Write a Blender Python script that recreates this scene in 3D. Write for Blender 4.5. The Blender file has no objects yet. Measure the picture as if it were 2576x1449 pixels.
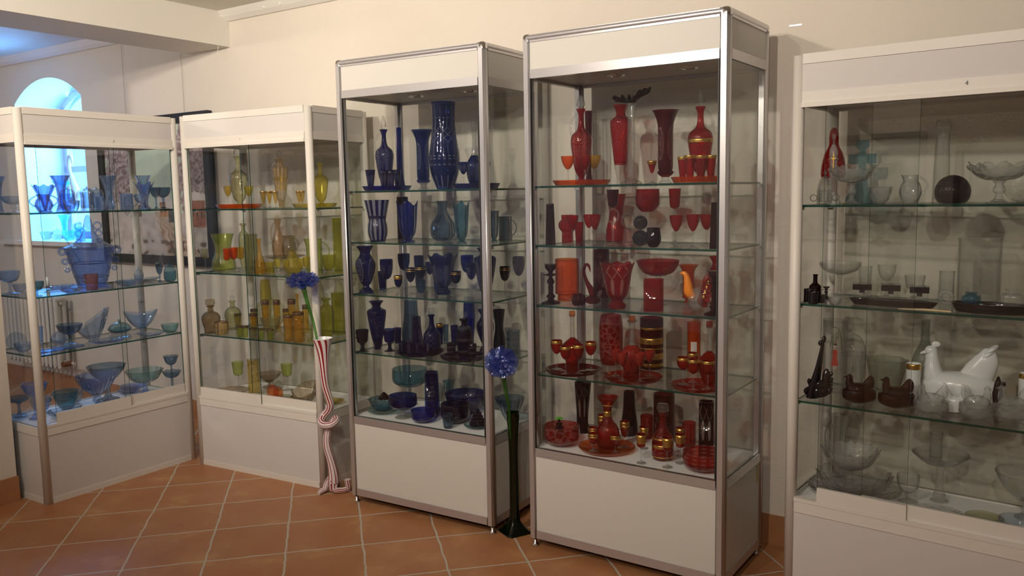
import bpy, math, random
from math import sin, cos, pi, radians, sqrt, atan2, hypot
from mathutils import Vector, Matrix
random.seed(7)
SC = bpy.context.scene
COL = SC.collection

# ---------------------------------------------------------------- camera
F_PX, PITCH, ROLL, CAM_H = 2122.63, radians(6.444), radians(-1.0155), 1.5416
IW, IH = 2576, 1449
_F = Vector((0, cos(PITCH), -sin(PITCH)))
_r = Vector((1, 0, 0)); _u = Vector((0, sin(PITCH), cos(PITCH)))
_R = _r * cos(ROLL) + _u * sin(ROLL)
_U = -_r * sin(ROLL) + _u * cos(ROLL)
CAM_O = Vector((0, 0, CAM_H))
cam_d = bpy.data.cameras.new('camera'); cam = bpy.data.objects.new('camera', cam_d); COL.objects.link(cam)
cam_d.sensor_width = 36; cam_d.lens = F_PX / IW * 36; cam_d.clip_start = 0.05; cam_d.clip_end = 60
m = Matrix((_R, _U, -_F)).transposed().to_4x4(); m.translation = CAM_O
cam.matrix_world = m
SC.camera = cam

# ---------------------------------------------------------------- render look, world, lights
SC.view_settings.view_transform = 'Standard'
SC.view_settings.look = 'None'
SC.view_settings.gamma = 1
SC.view_settings.use_curve_mapping = False
SC.view_settings.exposure = EXPOSURE = 0.0
cy = SC.cycles
cy.max_bounces = 5; cy.diffuse_bounces = 3; cy.glossy_bounces = 3; cy.transmission_bounces = 3
cy.transparent_max_bounces = 48
cy.caustics_reflective = False; cy.caustics_refractive = False
cy.sample_clamp_indirect = 4
cy.use_adaptive_sampling = True; cy.adaptive_threshold = 0.05
cy.use_denoising = True

W0 = Vector((1.12, 3.535, 0)); WA = radians(-34.2)
WD = Vector((cos(WA), sin(WA), 0)); WN = Vector((-sin(WA), cos(WA), 0))
def wpt(s, t, z):
    """point by distance s along the back wall, t out from it into the room, height z"""
    return W0 + WD * s - WN * t + Vector((0, 0, z))

world = bpy.data.worlds.new('world'); SC.world = world; world.use_nodes = True
bg = world.node_tree.nodes['Background']
bg.inputs[0].default_value = (0.16, 0.42, 1.0, 1); bg.inputs[1].default_value = 5.0

def lamp(name, typ, loc, energy, color, **kw):
    d = bpy.data.lights.new(name, typ); d.energy = energy; d.color = color
    for k, v in kw.items(): setattr(d, k, v)
    o = bpy.data.objects.new(name, d); COL.objects.link(o); o.location = loc
    return o
WARM = (1.0, 0.885, 0.755)
for i, (s, t, z, e, ts, tz) in enumerate([(-2.3, 3.0, 2.63, 150, -3.6, 2.15), (-1.0, 3.0, 2.63, 150, -1.9, 2.15), (0.2, 3.2, 2.63, 100, -0.5, 2.15), (-0.6, 4.6, 2.63, 85, -1.4, 2.1), (1.2, 4.2, 2.63, 85, 0.7, 2.0)]):
    o = lamp('ceiling_spotlight', 'SPOT', wpt(s, t, z), e, WARM, shadow_soft_size=0.04, spot_size=radians(110), spot_blend=1.0)
    o.rotation_euler = (wpt(ts, 0, tz) - wpt(s, t, z)).to_track_quat('-Z', 'Y').to_euler()
lamp('fill_light', 'POINT', wpt(-1.2, 4.9, 2.6), 34, WARM, shadow_soft_size=0.06)  # unseen weak point light, added as general fill
lamp('fill_light', 'POINT', wpt(-5.2, 2.6, 2.5), 60, WARM, shadow_soft_size=0.06)  # added fill to brighten the wall behind the left cabinet, no visible fixture
# daylight through the arched window (blue against the warm lamps)
o = lamp('daylight', 'AREA', wpt(-5.75, -0.62, 1.85), 190, (0.11, 0.40, 1.0), shape='RECTANGLE', size=1.15, size_y=1.3)
o.rotation_euler = Matrix((WD, Vector((0, 0, -1)), WN)).transposed().to_euler()  # local -Z points into the room

o.rotation_euler.rotate_axis('X', radians(24)); o.data.spread = radians(150)
# ---------------------------------------------------------------- calibrated cabinets: x, y, angle, width, depth
CAB = {'L': (-2.386, 4.146, 56.67, .895, .45), 'Y': (-1.85, 4.792, -29.6, .966, .47), 'B': (-.833, 4.123, -31.93, .862, .469),
       'R': (.054, 3.552, -34.36, .883, .463), 'W': (.987, 3.005, -38.37, 1.0, .42)}
def ray(x, y): return _F + (x - IW / 2) / F_PX * _R - (y - IH / 2) / F_PX * _U
def proj(P):
    d = P - CAM_O; z = d.dot(_F)
    return IW / 2 + F_PX * d.dot(_R) / z, IH / 2 - F_PX * d.dot(_U) / z
def hitz(x, y, z):
    d = ray(x, y); return CAM_O + d * ((z - CAM_H) / d.z)
def loc(c, u, v, z):
    x0, y0, a, w, d = CAB[c]; a = radians(a)
    return Vector((x0 + u * cos(a) - v * sin(a), y0 + u * sin(a) + v * cos(a), z))
def uv_of(c, P):
    x0, y0, a, w, d = CAB[c]; a = radians(a); dx, dy = P.x - x0, P.y - y0
    return dx * cos(a) + dy * sin(a), -dx * sin(a) + dy * cos(a)

# ---------------------------------------------------------------- node helpers
class N:
    def __init__(self, nt, s): self.nt = nt; self.s = s
    def _m(self, op, *o):
        n = self.nt.nodes.new('ShaderNodeMath'); n.operation = op
        for i, v in enumerate((self,) + o):
            if isinstance(v, N): self.nt.links.new(v.s, n.inputs[i])
            else: n.inputs[i].default_value = v
        return N(self.nt, n.outputs[0])
    def __add__(s, o): return s._m('ADD', o)
    def __sub__(s, o): return s._m('SUBTRACT', o)
    def __mul__(s, o): return s._m('MULTIPLY', o)
    def __truediv__(s, o): return s._m('DIVIDE', o)
    def __pow__(s, o): return s._m('POWER', o)
    def rsub(s, o): return (s * -1.0) + o
    def frac(s): return s._m('FRACT')
    def abs(s): return s._m('ABSOLUTE')
    def lt(s, o): return s._m('LESS_THAN', o)
    def gt(s, o): return s._m('GREATER_THAN', o)
    def mx(s, o): return s._m('MAXIMUM', o)
    def mn(s, o): return s._m('MINIMUM', o)
    def sin(s): return s._m('SINE')
    def sqrt(s): return s._m('SQRT')
    def at2(s, o): return s._m('ARCTAN2', o)
def newmat(name):
    mt = bpy.data.materials.new(name); mt.use_nodes = True; nt = mt.node_tree; nt.nodes.clear()
    out = nt.nodes.new('ShaderNodeOutputMaterial'); return mt, nt, out
def uvn(nt):
    t = nt.nodes.new('ShaderNodeTexCoord'); sp = nt.nodes.new('ShaderNodeSeparateXYZ'); nt.links.new(t.outputs['UV'], sp.inputs[0])
    return N(nt, sp.outputs[0]), N(nt, sp.outputs[1]), t
def mixc(nt, fac, a, b):
    n = nt.nodes.new('ShaderNodeMix'); n.data_type = 'RGBA'
    if isinstance(fac, N): nt.links.new(fac.s, n.inputs[0])
    else: n.inputs[0].default_value = fac
    for i, c in ((6, a), (7, b)):
        if isinstance(c, tuple): n.inputs[i].default_value = c + (1,) if len(c) == 3 else c
        else: nt.links.new(c, n.inputs[i])
    return n.outputs[2]
def mixs(nt, fac, a, b):
    n = nt.nodes.new('ShaderNodeMixShader')
    if isinstance(fac, N): nt.links.new(fac.s, n.inputs[0])
    else: n.inputs[0].default_value = fac
    nt.links.new(a, n.inputs[1]); nt.links.new(b, n.inputs[2]); return n.outputs[0]

_pc = {}
def solid(name, col, rough=.5, metal=0, noise=0, nscale=6, bump=0, bscale=40, spec=.5):
    k = (name, col, rough, metal)
    if k in _pc: return _pc[k]
    mt, nt, out = newmat(name)
    b = nt.nodes.new('ShaderNodeBsdfPrincipled'); nt.links.new(b.outputs[0], out.inputs[0])
    b.inputs['Base Color'].default_value = col + (1,); b.inputs['Roughness'].default_value = rough; b.inputs['Metallic'].default_value = metal
    b.inputs['Specular IOR Level'].default_value = spec
    if noise or bump:
        t = nt.nodes.new('ShaderNodeTexCoord')
    if noise:
        nz = nt.nodes.new('ShaderNodeTexNoise'); nz.inputs['Scale'].default_value = nscale; nz.inputs['Detail'].default_value = 4
        nt.links.new(t.outputs['Object'], nz.inputs['Vector'])
        lo = tuple(max(0, c * (1 - noise)) for c in col); hi = tuple(min(1, c * (1 + noise)) for c in col)
        nt.links.new(mixc(nt, N(nt, nz.outputs[0]), lo, hi), b.inputs['Base Color'])
    if bump:
        nz = nt.nodes.new('ShaderNodeTexNoise'); nz.inputs['Scale'].default_value = bscale; nz.inputs['Detail'].default_value = 3
        nt.links.new(t.outputs['Object'], nz.inputs['Vector'])
        bp = nt.nodes.new('ShaderNodeBump'); bp.inputs['Strength'].default_value = bump; bp.inputs['Distance'].default_value = .01
        nt.links.new(nz.outputs[0], bp.inputs['Height']); nt.links.new(bp.outputs[0], b.inputs['Normal'])
    _pc[k] = mt; return mt

def cut_mask(nt, pat):
    """mask (0..1) of the cut or painted decoration, from the vessel's own UV (u round, v up)"""
    u, v, t = uvn(nt)
    def band(a, b): return v.gt(a) * v.lt(b)
    def line(x, w): return (x.frac() - .5).abs().lt(w)
    if pat == 'stripes': return line(u * 12., .24) * (v.gt(.62) + v.lt(.55)).mn(1.) * band(.04, 1.1)
    if pat == 'flutes': return line(u * 16., .1) * band(.12, .95) * .35
    if pat == 'lattice': return (line(u * 9. + v * 9., .06) + line(u * 9. - v * 9., .06)).mn(1.) * band(.45, .78)
    if pat == 'bigvase':
        lat = (line(u * 10. + v * 12., .07) + line(u * 10. - v * 12., .07)).mn(1.) * band(.53, .7)
        dots = ((u * 18.).frac() - .5) ** 2. + (((v * 30.).frac() - .5) * .9) ** 2.
        dm = dots.lt(.06) * (band(.34, .4) + band(.26, .31) + band(.79, .82))
        st = line(u * 12., .1) * (band(.02, .16) + band(.42, .52) * .5 + band(.7, .78) * .6 + band(.84, .95) * .3)
        return (lat * .7 + dm * .8 + st * .7).mn(1.)
    if pat == 'leaf':
        x = (u * 4.).frac() - .5; y = (v - .5) * 2.2
        r = (x * x + y * y * .35).sqrt(); a = y.at2(x)
        ring = (r - .3).abs().lt(.018) + (r - .13).abs().lt(.014) + r.lt(.05)
        fan = ((a * 4.5).frac() - .5).abs().lt(.1) * r.gt(.17) * r.lt(.27)
        return (ring + fan).mn(1.) * band(.2, .8) * .75
    if pat == 'star':
        x = (u * 5.).frac() - .5; y = (v - .52) * 2.4
        r = (x * x + y * y).sqrt(); a = y.at2(x)
        fan = ((a * 2.6).frac() - .5).abs().lt(.14) * r.lt(.42) * r.gt(.08)
        dia = (line(u * 30. + v * 14., .16) + line(u * 30. - v * 14., .16)).mn(1.) * ((u * 5. + .5).frac() - .5).abs().lt(.16)
        return (fan + dia).mn(1.) * band(.22, .76) * .7
    if pat == 'arcs':
        x = (u * 5.).frac() - .5; y = (v * 2.6).frac() - .5
        r = (x * x + y * y).sqrt()
        return ((r * 7.).frac() - .5).abs().lt(.1) * band(.2, .82) * .5
    if pat == 'ovals':
        x = (u * 8.).frac() - .5; y = (v - .5) * 1.9
        r = (x * x * 3.2 + y * y).sqrt()
        dia = ((u * 8. + v * 3.).frac() - .5).abs().lt(.04) + ((u * 8. - v * 3.).frac() - .5).abs().lt(.04)
        return (r.lt(.36) * .8 + dia.mn(1.) * band(.7, .95)).mn(1.)
    if pat == 'sprig':
        x = (u * 6.).frac() - .5
        return ((x * 2.2).abs() + v * 9.).frac().lt(.22) * x.abs().lt(.2) * band(.12, .93) * .5
    if pat == 'dots':
        x = (u * 14.).frac() - .5; y = (v * 4.5).frac() - .5
        return (x * x + y * y).lt(.09) * .5
    if pat in ('crackle', 'flower'):
        vo = nt.nodes.new('ShaderNodeTexVoronoi'); vo.feature = 'DISTANCE_TO_EDGE' if pat == 'crackle' else 'F1'
        vo.inputs['Scale'].default_value = 42 if pat == 'crackle' else 60
        nt.links.new(t.outputs['Object'], vo.inputs['Vector'])
        d = N(nt, vo.outputs['Distance'])
        if pat == 'crackle': return d.lt(.09) * band(.12, .98) * .6
        return d.lt(.33) * d.gt(.12) * band(.25, .8) * .35
    if pat == 'waves':
        y = v * 3.2 + (u * 40.).sin() * .02
        return ((y.frac() - .5).abs().lt(.12) * ((v * 34. + (u * 60.).sin() * .3).frac() - .5).abs().lt(.2)) * .7
    if pat == 'check':
        a = (u * 8.).frac().gt(.5); b = (v * 7.).frac().gt(.5)
        return (a - b).abs() * band(.08, .55) * .25
    if pat == 'swirl': return line(u * 7. + v * 2.6, .25)
    if pat == 'swirlbig': return line(u * 5. + v * 6., .2)
    return None

_gc = {}
def glass(name, tint, body=0.0, bcol=None, pat=None, pcol=(.75, .75, .75), pamt=.5, rough=.03, bump=None, bs=30, edge=.55, spec=1.0):
    """thin blown glass: tinted see-through wall, mirror sheen that grows to the edge, a little scattering colour"""
    k = (name, tint, body, bcol, pat, pcol, pamt, bump, bs)
    if k in _gc: return _gc[k]
    mt, nt, out = newmat(name)
    nrm = None
    if bump:
        tc = nt.nodes.new('ShaderNodeTexCoord')
        if bump == 'rib':
            u, v, _ = uvn(nt); hsock = ((u * bs * 6.2832).sin() * .5 + .5).s
        else:
            tx = nt.nodes.new('ShaderNodeTexVoronoi' if bump == 'cut' else 'ShaderNodeTexNoise')
            tx.inputs['Scale'].default_value = bs; nt.links.new(tc.outputs['Object'], tx.inputs['Vector']); hsock = tx.outputs[0]
        bp = nt.nodes.new('ShaderNodeBump'); bp.inputs['Strength'].default_value = .9; bp.inputs['Distance'].default_value = .002 if bump == 'soft' else .006
        nt.links.new(hsock, bp.inputs['Height']); nrm = bp.outputs[0]
    lw = nt.nodes.new('ShaderNodeLayerWeight'); lw.inputs['Blend'].default_value = .5
    if nrm: nt.links.new(nrm, lw.inputs['Normal'])
    f = N(nt, lw.outputs['Facing'])
    dark = tuple(c ** 1.0 * edge * (c ** .5) for c in tint)
    tc_ = mixc(nt, f ** 3., tint, dark)
    dcol = bcol or tuple(min(1, c) for c in tint)
    if pat:
        mk = cut_mask(nt, pat) * 1.0
        tc_ = mixc(nt, mk * .8, tc_, tuple(c ** .35 for c in tint))
    tr = nt.nodes.new('ShaderNodeBsdfTransparent'); nt.links.new(tc_, tr.inputs[0])
    last = tr.outputs[0]
    if body > 0 or pat:
        df = nt.nodes.new('ShaderNodeBsdfDiffuse'); tl = nt.nodes.new('ShaderNodeBsdfTranslucent')
        if pat:
            dc = mixc(nt, mk, dcol, pcol)
            nt.links.new(dc, df.inputs[0]); nt.links.new(dc, tl.inputs[0]); fac = mk * (pamt - body) + body
        else:
            df.inputs[0].default_value = dcol + (1,); tl.inputs[0].default_value = dcol + (1,); fac = body
        ds = mixs(nt, .4, df.outputs[0], tl.outputs[0])
        last = mixs(nt, fac, last, ds)
    gl = nt.nodes.new('ShaderNodeBsdfGlossy'); gl.inputs['Roughness'].default_value = rough
    if nrm: nt.links.new(nrm, gl.inputs['Normal'])
    F = ((f ** 4.) * .8 + .04) * spec
    nt.links.new(mixs(nt, F.mn(1.), last, gl.outputs[0]), out.inputs[0])
    _gc[k] = mt; return mt

# ---------------------------------------------------------------- mesh helpers
class MB:
    def __init__(s): s.v = []; s.f = []; s.uv = []; s.mi = []; s.sm = []
    def add(s, vs, fs, uvs=None, mi=0, smooth=False):
        b = len(s.v); s.v += [tuple(p) for p in vs]
        for i, f in enumerate(fs):
            s.f.append([b + j for j in f]); s.mi.append(mi[i] if isinstance(mi, list) else mi); s.sm.append(smooth)
            s.uv.append(uvs[i] if uvs else [(0, 0)] * len(f))
        return s
    def box(s, x0, y0, z0, x1, y1, z1, mi=0):
        vs = [(x, y, z) for z in (z0, z1) for y in (y0, y1) for x in (x0, x1)]
        fs = [(0, 2, 3, 1), (4, 5, 7, 6), (0, 1, 5, 4), (2, 6, 7, 3), (0, 4, 6, 2), (1, 3, 7, 5)]  # bottom top front back left right
        return s.add(vs, fs, None, mi)
    def obox(s, P, ax, ay, az):
        """box from corner P along three vectors"""
        P, ax, ay, az = map(Vector, (P, ax, ay, az))
        vs = [P + ax * i + ay * j + az * k for k in (0, 1) for j in (0, 1) for i in (0, 1)]
        return s.add(vs, [(0, 2, 3, 1), (4, 5, 7, 6), (0, 1, 5, 4), (2, 6, 7, 3), (0, 4, 6, 2), (1, 3, 7, 5)])
    def lathe(s, prof, seg=28, rm=None, zm=None, vmax=None, c=(0, 0, 0), smooth=True, mi=0, v0=0):
        H = vmax or max(p[1] for p in prof) or 1
        n = len(prof); vs = []; 
        for i, (r, z) in enumerate(prof):
            for j in range(seg):
                a = 2 * pi * j / seg
                k = rm(a, z / H) if rm else 1
                dz = zm(a, z / H) if zm else 0
                vs.append((c[0] + r * k * cos(a), c[1] + r * k * sin(a), c[2] + z + dz))
        fs = []; uvs = []
        for i in range(n - 1):
            for j in range(seg):
                j2 = (j + 1) % seg
                fs.append((i * seg + j, i * seg + j2, (i + 1) * seg + j2, (i + 1) * seg + j))
                a, b = j / seg, (j + 1) / seg; z1, z2 = (prof[i][1] - v0) / H, (prof[i + 1][1] - v0) / H
                uvs.append([(a, z1), (b, z1), (b, z2), (a, z2)])
        return s.add(vs, fs, uvs, mi, smooth)
    def tube(s, pts, r, seg=8, closed=False, flat=1.0, smooth=True, mi=0, uvk=1, cap=True):
        pts = [Vector(p) for p in pts]; n = len(pts); rs = r if isinstance(r, (list, tuple)) else [r] * n
        vs = []; up = None
        for i, p in enumerate(pts):
            t = (pts[(i + 1) % n] - pts[i - 1]) if closed else (pts[min(i + 1, n - 1)] - pts[max(i - 1, 0)])
            t.normalize()
            if up is None:
                up = t.orthogonal().normalized()
                if abs(t.z) < .9: up = (Vector((0, 0, 1)) - t * t.z).normalized()
            up = (up - t * up.dot(t)).normalized(); sd = t.cross(up)
            for j in range(seg):
                a = 2 * pi * j / seg
                vs.append(p + (up * cos(a) + sd * sin(a) * flat) * rs[i])
        fs = []; uvs = []
        for i in range(n if closed else n - 1):
            i2 = (i + 1) % n
            for j in range(seg):
                j2 = (j + 1) % seg
                fs.append((i * seg + j, i * seg + j2, i2 * seg + j2, i2 * seg + j))
                uvs.append([(j / seg, i / n * uvk), ((j + 1) / seg, i / n * uvk), ((j + 1) / seg, (i + 1) / n * uvk), (j / seg, (i + 1) / n * uvk)])
        s.add(vs, fs, uvs, mi, smooth)
        if not closed and cap:
            s.add(vs[:seg], [tuple(range(seg - 1, -1, -1))], None, mi); s.add(vs[-seg:], [tuple(range(seg))], None, mi)
        return s
    def ell(s, c, rx, ry, rz, seg=14, rings=9, rot=None, mi=0):
        vs = []; 
        for i in range(rings + 1):
            ph = pi * i / rings
            for j in range(seg):
                a = 2 * pi * j / seg
                p = Vector((rx * sin(ph) * cos(a), ry * sin(ph) * sin(a), rz * cos(ph)))
                if rot: p = rot @ p
                vs.append(p + Vector(c))
        fs = []; uvs = []
        for i in range(rings):
            for j in range(seg):
                j2 = (j + 1) % seg; fs.append((i * seg + j, (i + 1) * seg + j, (i + 1) * seg + j2, i * seg + j2))
                uvs.append([(j / seg, 1 - i / rings), (j / seg, 1 - (i + 1) / rings), ((j + 1) / seg, 1 - (i + 1) / rings), ((j + 1) / seg, 1 - i / rings)])
        return s.add(vs, fs, uvs, mi, True)
    def prism(s, outline, d0, d1, ax=Vector((1, 0, 0)), az=Vector((0, 0, 1)), ay=Vector((0, 1, 0)), mi=0, smooth=False):
        n = len(outline)
        vs = [ax * x + az * z + ay * d0 for x, z in outline] + [ax * x + az * z + ay * d1 for x, z in outline]
        fs = [tuple(range(n)), tuple(range(2 * n - 1, n - 1, -1))] + [(i, i + n, (i + 1) % n + n, (i + 1) % n) for i in range(n)]
        return s.add(vs, fs, None, mi, smooth)
    def build(s, name, mats, parent=None):
        me = bpy.data.meshes.new(name); me.from_pydata(s.v, [], s.f)
        for mm in (mats if isinstance(mats, (list, tuple)) else [mats]): me.materials.append(mm)
        me.polygons.foreach_set('material_index', s.mi); me.polygons.foreach_set('use_smooth', s.sm)
        uvl = me.uv_layers.new(name='UVMap'); flat = [c for f in s.uv for p in f for c in p]
        uvl.data.foreach_set('uv', flat)
        me.update()
        o = bpy.data.objects.new(name, me); COL.objects.link(o)
        if parent: o.parent = parent
        return o
def empty(name, locv, rz=0.0):
    o = bpy.data.objects.new(name, None); o.empty_display_size = .05; COL.objects.link(o); o.location = locv; o.rotation_euler = (0, 0, rz); return o
def tag(o, label, cat, group=None, kind=None):
    if label: o['label'] = label
    if cat: o['category'] = cat
    if group: o['group'] = group
    if kind: o['kind'] = kind
    return o
def struct(mb, name, mats):
    o = mb.build(name, mats); o['kind'] = 'structure'; return o

# ---------------------------------------------------------------- common materials
def wall_mat():
    mt, nt, out = newmat('plaster_wall')
    b = nt.nodes.new('ShaderNodeBsdfPrincipled'); nt.links.new(b.outputs[0], out.inputs[0])
    t = nt.nodes.new('ShaderNodeTexCoord')
    n1 = nt.nodes.new('ShaderNodeTexNoise'); n1.inputs['Scale'].default_value = 1.6; n1.inputs['Detail'].default_value = 6
    nt.links.new(t.outputs['Object'], n1.inputs['Vector'])
    nt.links.new(mixc(nt, N(nt, n1.outputs[0]), (.70, .63, .55), (.80, .74, .65)), b.inputs['Base Color'])
    b.inputs['Roughness'].default_value = .85
    n2 = nt.nodes.new('ShaderNodeTexNoise'); n2.inputs['Scale'].default_value = 60; nt.links.new(t.outputs['Object'], n2.inputs['Vector'])
    bp = nt.nodes.new('ShaderNodeBump'); bp.inputs['Strength'].default_value = .15; bp.inputs['Distance'].default_value = .01
    nt.links.new(n2.outputs[0], bp.inputs['Height']); nt.links.new(bp.outputs[0], b.inputs['Normal'])
    return mt
M_WALL = wall_mat()
M_CEIL = solid('ceiling_paint', (.78, .75, .68), .9)
M_TRIM = solid('trim_paint', (.84, .81, .76), .6)
M_REVEAL = solid('window_reveal_paint', (.85, .86, .86), .8)
def floor_mat():
    mt, nt, out = newmat('terracotta_tiles')
    b = nt.nodes.new('ShaderNodeBsdfPrincipled'); nt.links.new(b.outputs[0], out.inputs[0])
    t = nt.nodes.new('ShaderNodeTexCoord'); mp = nt.nodes.new('ShaderNodeMapping'); mp.vector_type = 'TEXTURE'
    mp.inputs['Location'].default_value = (-1.082, 3.868, 0); mp.inputs['Rotation'].default_value = (0, 0, radians(12.3)); mp.inputs['Scale'].default_value = (.333, .351, 1)
    nt.links.new(t.outputs['Object'], mp.inputs['Vector'])
    wob = nt.nodes.new('ShaderNodeTexNoise'); wob.inputs['Scale'].default_value = 9; nt.links.new(t.outputs['Object'], wob.inputs['Vector'])
    sp = nt.nodes.new('ShaderNodeSeparateXYZ'); nt.links.new(mp.outputs[0], sp.inputs[0])
    w = (N(nt, wob.outputs[0]) - .5) * .05
    x, y = N(nt, sp.outputs[0]) + w, N(nt, sp.outputs[1]) - w
    dx = (x.frac() - .5).abs(); dy = (y.frac() - .5).abs()
    d = dx.mx(dy)                                    # .5 at the joint
    grout = (d - .4835) * 160.; grout = grout.mx(0.).mn(1.)
    fl = nt.nodes.new('ShaderNodeCombineXYZ'); nt.links.new(x._m('FLOOR').s, fl.inputs[0]); nt.links.new(y._m('FLOOR').s, fl.inputs[1])
    wn = nt.nodes.new('ShaderNodeTexWhiteNoise'); nt.links.new(fl.outputs[0], wn.inputs['Vector'])
    n1 = nt.nodes.new('ShaderNodeTexNoise'); n1.inputs['Scale'].default_value = 5; n1.inputs['Detail'].default_value = 8; n1.inputs['Roughness'].default_value = .6
    nt.links.new(t.outputs['Object'], n1.inputs['Vector'])
    base = mixc(nt, N(nt, wn.outputs['Value']), (.40, .195, .085), (.50, .255, .115))
    var = mixc(nt, ((N(nt, n1.outputs[0]) - .3) * 2.2).mx(0.).mn(1.), (.38, .155, .065), base)
    var = mixc(nt, ((N(nt, n1.outputs[0]) - .56) * 5.).mx(0.).mn(1.) * .5, var, (.62, .36, .15))
    nt.links.new(mixc(nt, grout, var, (.52, .46, .38)), b.inputs['Base Color'])
    b.inputs['Roughness'].default_value = .42; b.inputs['Specular IOR Level'].default_value = .35
    bp = nt.nodes.new('ShaderNodeBump'); bp.inputs['Strength'].default_value = .4; bp.inputs['Distance'].default_value = .004
    hh = (grout * -1.) + N(nt, n1.outputs[0]) * .5
    nt.links.new(hh.s, bp.inputs['Height']); nt.links.new(bp.outputs[0], b.inputs['Normal'])
    return mt
M_FLOOR = floor_mat()
M_BASEB = solid('terracotta_skirting', (.42, .19, .085), .5, noise=.2)
M_WHITE = solid('white_frame', (.72, .68, .62), .4, spec=.35)
M_WPANEL = solid('white_panel', (.64, .61, .585), .5, spec=.3)
M_DECK = solid('white_deck', (.90, .90, .88), .5)
M_ALU = solid('brushed_aluminium', (.62, .61, .62), .33, .75)
M_ALUC = solid('polished_aluminium', (.7, .7, .7), .15, 1)
M_SPANEL = solid('light_panel', (.64, .62, .57), .45, spec=.3)
M_UNDER = solid('header_underside', (.62, .57, .54), .5)
M_DARK = solid('dark_gasket', (.03, .03, .03), .5)
M_BLACK = solid('black_frame', (.012, .013, .016), .35)
M_PANE = glass('clear_pane', (.938, .948, .938), edge=.9, spec=.75, rough=.01)
M_PGREEN = glass('green_glass_edge', (.06, .22, .17), body=.35, bcol=(.03, .13, .10))
M_CHROME = solid('chrome', (.8, .8, .8), .15, 1)
def pane(mb, x0, y0, z0, x1, y1, z1):
    """glass sheet: the two large faces clear (slot 0), the thin sides green (slot 1)"""
    d = [x1 - x0, y1 - y0, z1 - z0]; t = d.index(min(d))
    mi = [1] * 6
    for k in {2: (0, 1), 1: (2, 3), 0: (4, 5)}[t]: mi[k] = 0
    return mb.box(x0, y0, z0, x1, y1, z1, mi)
PM = [M_PANE, M_PGREEN]
M_PANE2 = glass('clear_pane_light', (.966, .973, .972), edge=.9, spec=.75, rough=.01)

# ---------------------------------------------------------------- room shell
ZC = 2.70; TR = 6.2; SL, SR = -9.0, 3.4
SW0, SW1, ZS, ZSP, ZAP, DW = -6.25, -5.25, 1.22, 2.33, 2.50, .42
fl = MB()
fl.add([wpt(SL, -.0, 0), wpt(SR, -.0, 0), wpt(SR, TR, 0), wpt(SL, TR, 0)][::-1], [(0, 1, 2, 3)]); struct(fl, 'floor', M_FLOOR)
cl = MB(); cl.add([wpt(SL, 0, ZC), wpt(SR, 0, ZC), wpt(SR, TR, ZC), wpt(SL, TR, ZC)], [(0, 1, 2, 3)]); struct(cl, 'ceiling', M_CEIL)
def arch(n=16):
    """arch curve from left spring to right spring (segmental)"""
    a = (SW1 - SW0) / 2; hgt = ZAP - ZSP; R = (a * a + hgt * hgt) / (2 * hgt); th = math.asin(a / R)
    cx = (SW0 + SW1) / 2; cz = ZAP - R
    return [(cx + R * sin(-th + 2 * th * i / n), cz + R * cos(-th + 2 * th * i / n)) for i in range(n + 1)]
AR = arch()
wb = MB()
def q(m, pts): m.add([wpt(*p) for p in pts], [tuple(range(len(pts)))])
q(wb, [(SL, 0, 0), (SW0, 0, 0), (SW0, 0, ZC), (SL, 0, ZC)]); q(wb, [(SW1, 0, 0), (SR, 0, 0), (SR, 0, ZC), (SW1, 0, ZC)])
q(wb, [(SW0, 0, 0), (SW1, 0, 0), (SW1, 0, ZS), (SW0, 0, ZS)])
for i in range(len(AR) - 1):
    q(wb, [(AR[i][0], 0, AR[i][1]), (AR[i + 1][0], 0, AR[i + 1][1]), (AR[i + 1][0], 0, ZC), (AR[i][0], 0, ZC)])
wbo = struct(wb, 'wall_back', M_WALL)
rv = MB()  # reveal of the deep arched opening
ring = [(SW0, ZS)] + AR + [(SW1, ZS)]
for i in range(len(ring)):
    a, b = ring[i], ring[(i + 1) % len(ring)]
    q(rv, [(a[0], 0, a[1]), (b[0], 0, b[1]), (b[0], -DW, b[1]), (a[0], -DW, a[1])])
rvo = struct(rv, 'trim_5', M_REVEAL)
for nm, pts in (('wall_left', [(SL, 0, 0), (SL, TR, 0), (SL, TR, ZC), (SL, 0, ZC)]), ('wall_right', [(SR, 0, 0), (SR, TR, 0), (SR, TR, ZC), (SR, 0, ZC)]),
                ('wall_front', [(SL, TR, 0), (SR, TR, 0), (SR, TR, ZC), (SL, TR, ZC)])):
    w_ = MB(); q(w_, pts); struct(w_, nm, M_WALL)
# window frame and panes at the outer end of the reveal
wf = MB(); t0, t1 = -DW + .05, -DW
def bar(m, s0, s1, z0, z1): m.obox(wpt(s0, t0, z0), WD * (s1 - s0), WN * .05, Vector((0, 0, z1 - z0)))
bar(wf, SW0, SW0 + .06, ZS, ZSP); bar(wf, SW1 - .06, SW1, ZS, ZSP); bar(wf, SW0, SW1, ZS, ZS + .06); bar(wf, SW0, SW1, 1.78, 1.83); bar(wf, -5.78, -5.72, ZS, 2.45)
for i in range(len(AR) - 1):
    a, b = AR[i], AR[i + 1]
    d = WD * (b[0] - a[0]) + Vector((0, 0, b[1] - a[1]))
    wf.obox(wpt(a[0], t0, a[1] - .06), d, WN * .05, Vector((0, 0, .06)))
wfo = struct(wf, 'window_1', solid('window_frame_paint', (.55, .6, .66), .5))
pn = MB(); pn.obox(wpt(SW0, t0 - .02, ZS), WD * (SW1 - SW0), WN * .004, Vector((0, 0, ZAP - ZS)))
po = pn.build('window_pane', M_PANE, wfo)
sl = MB(); sl.obox(wpt(-6.6, .05, 1.185), WD * 1.42, WN * .05, Vector((0, 0, .035))); struct(sl, 'trim_1', M_TRIM)
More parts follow.
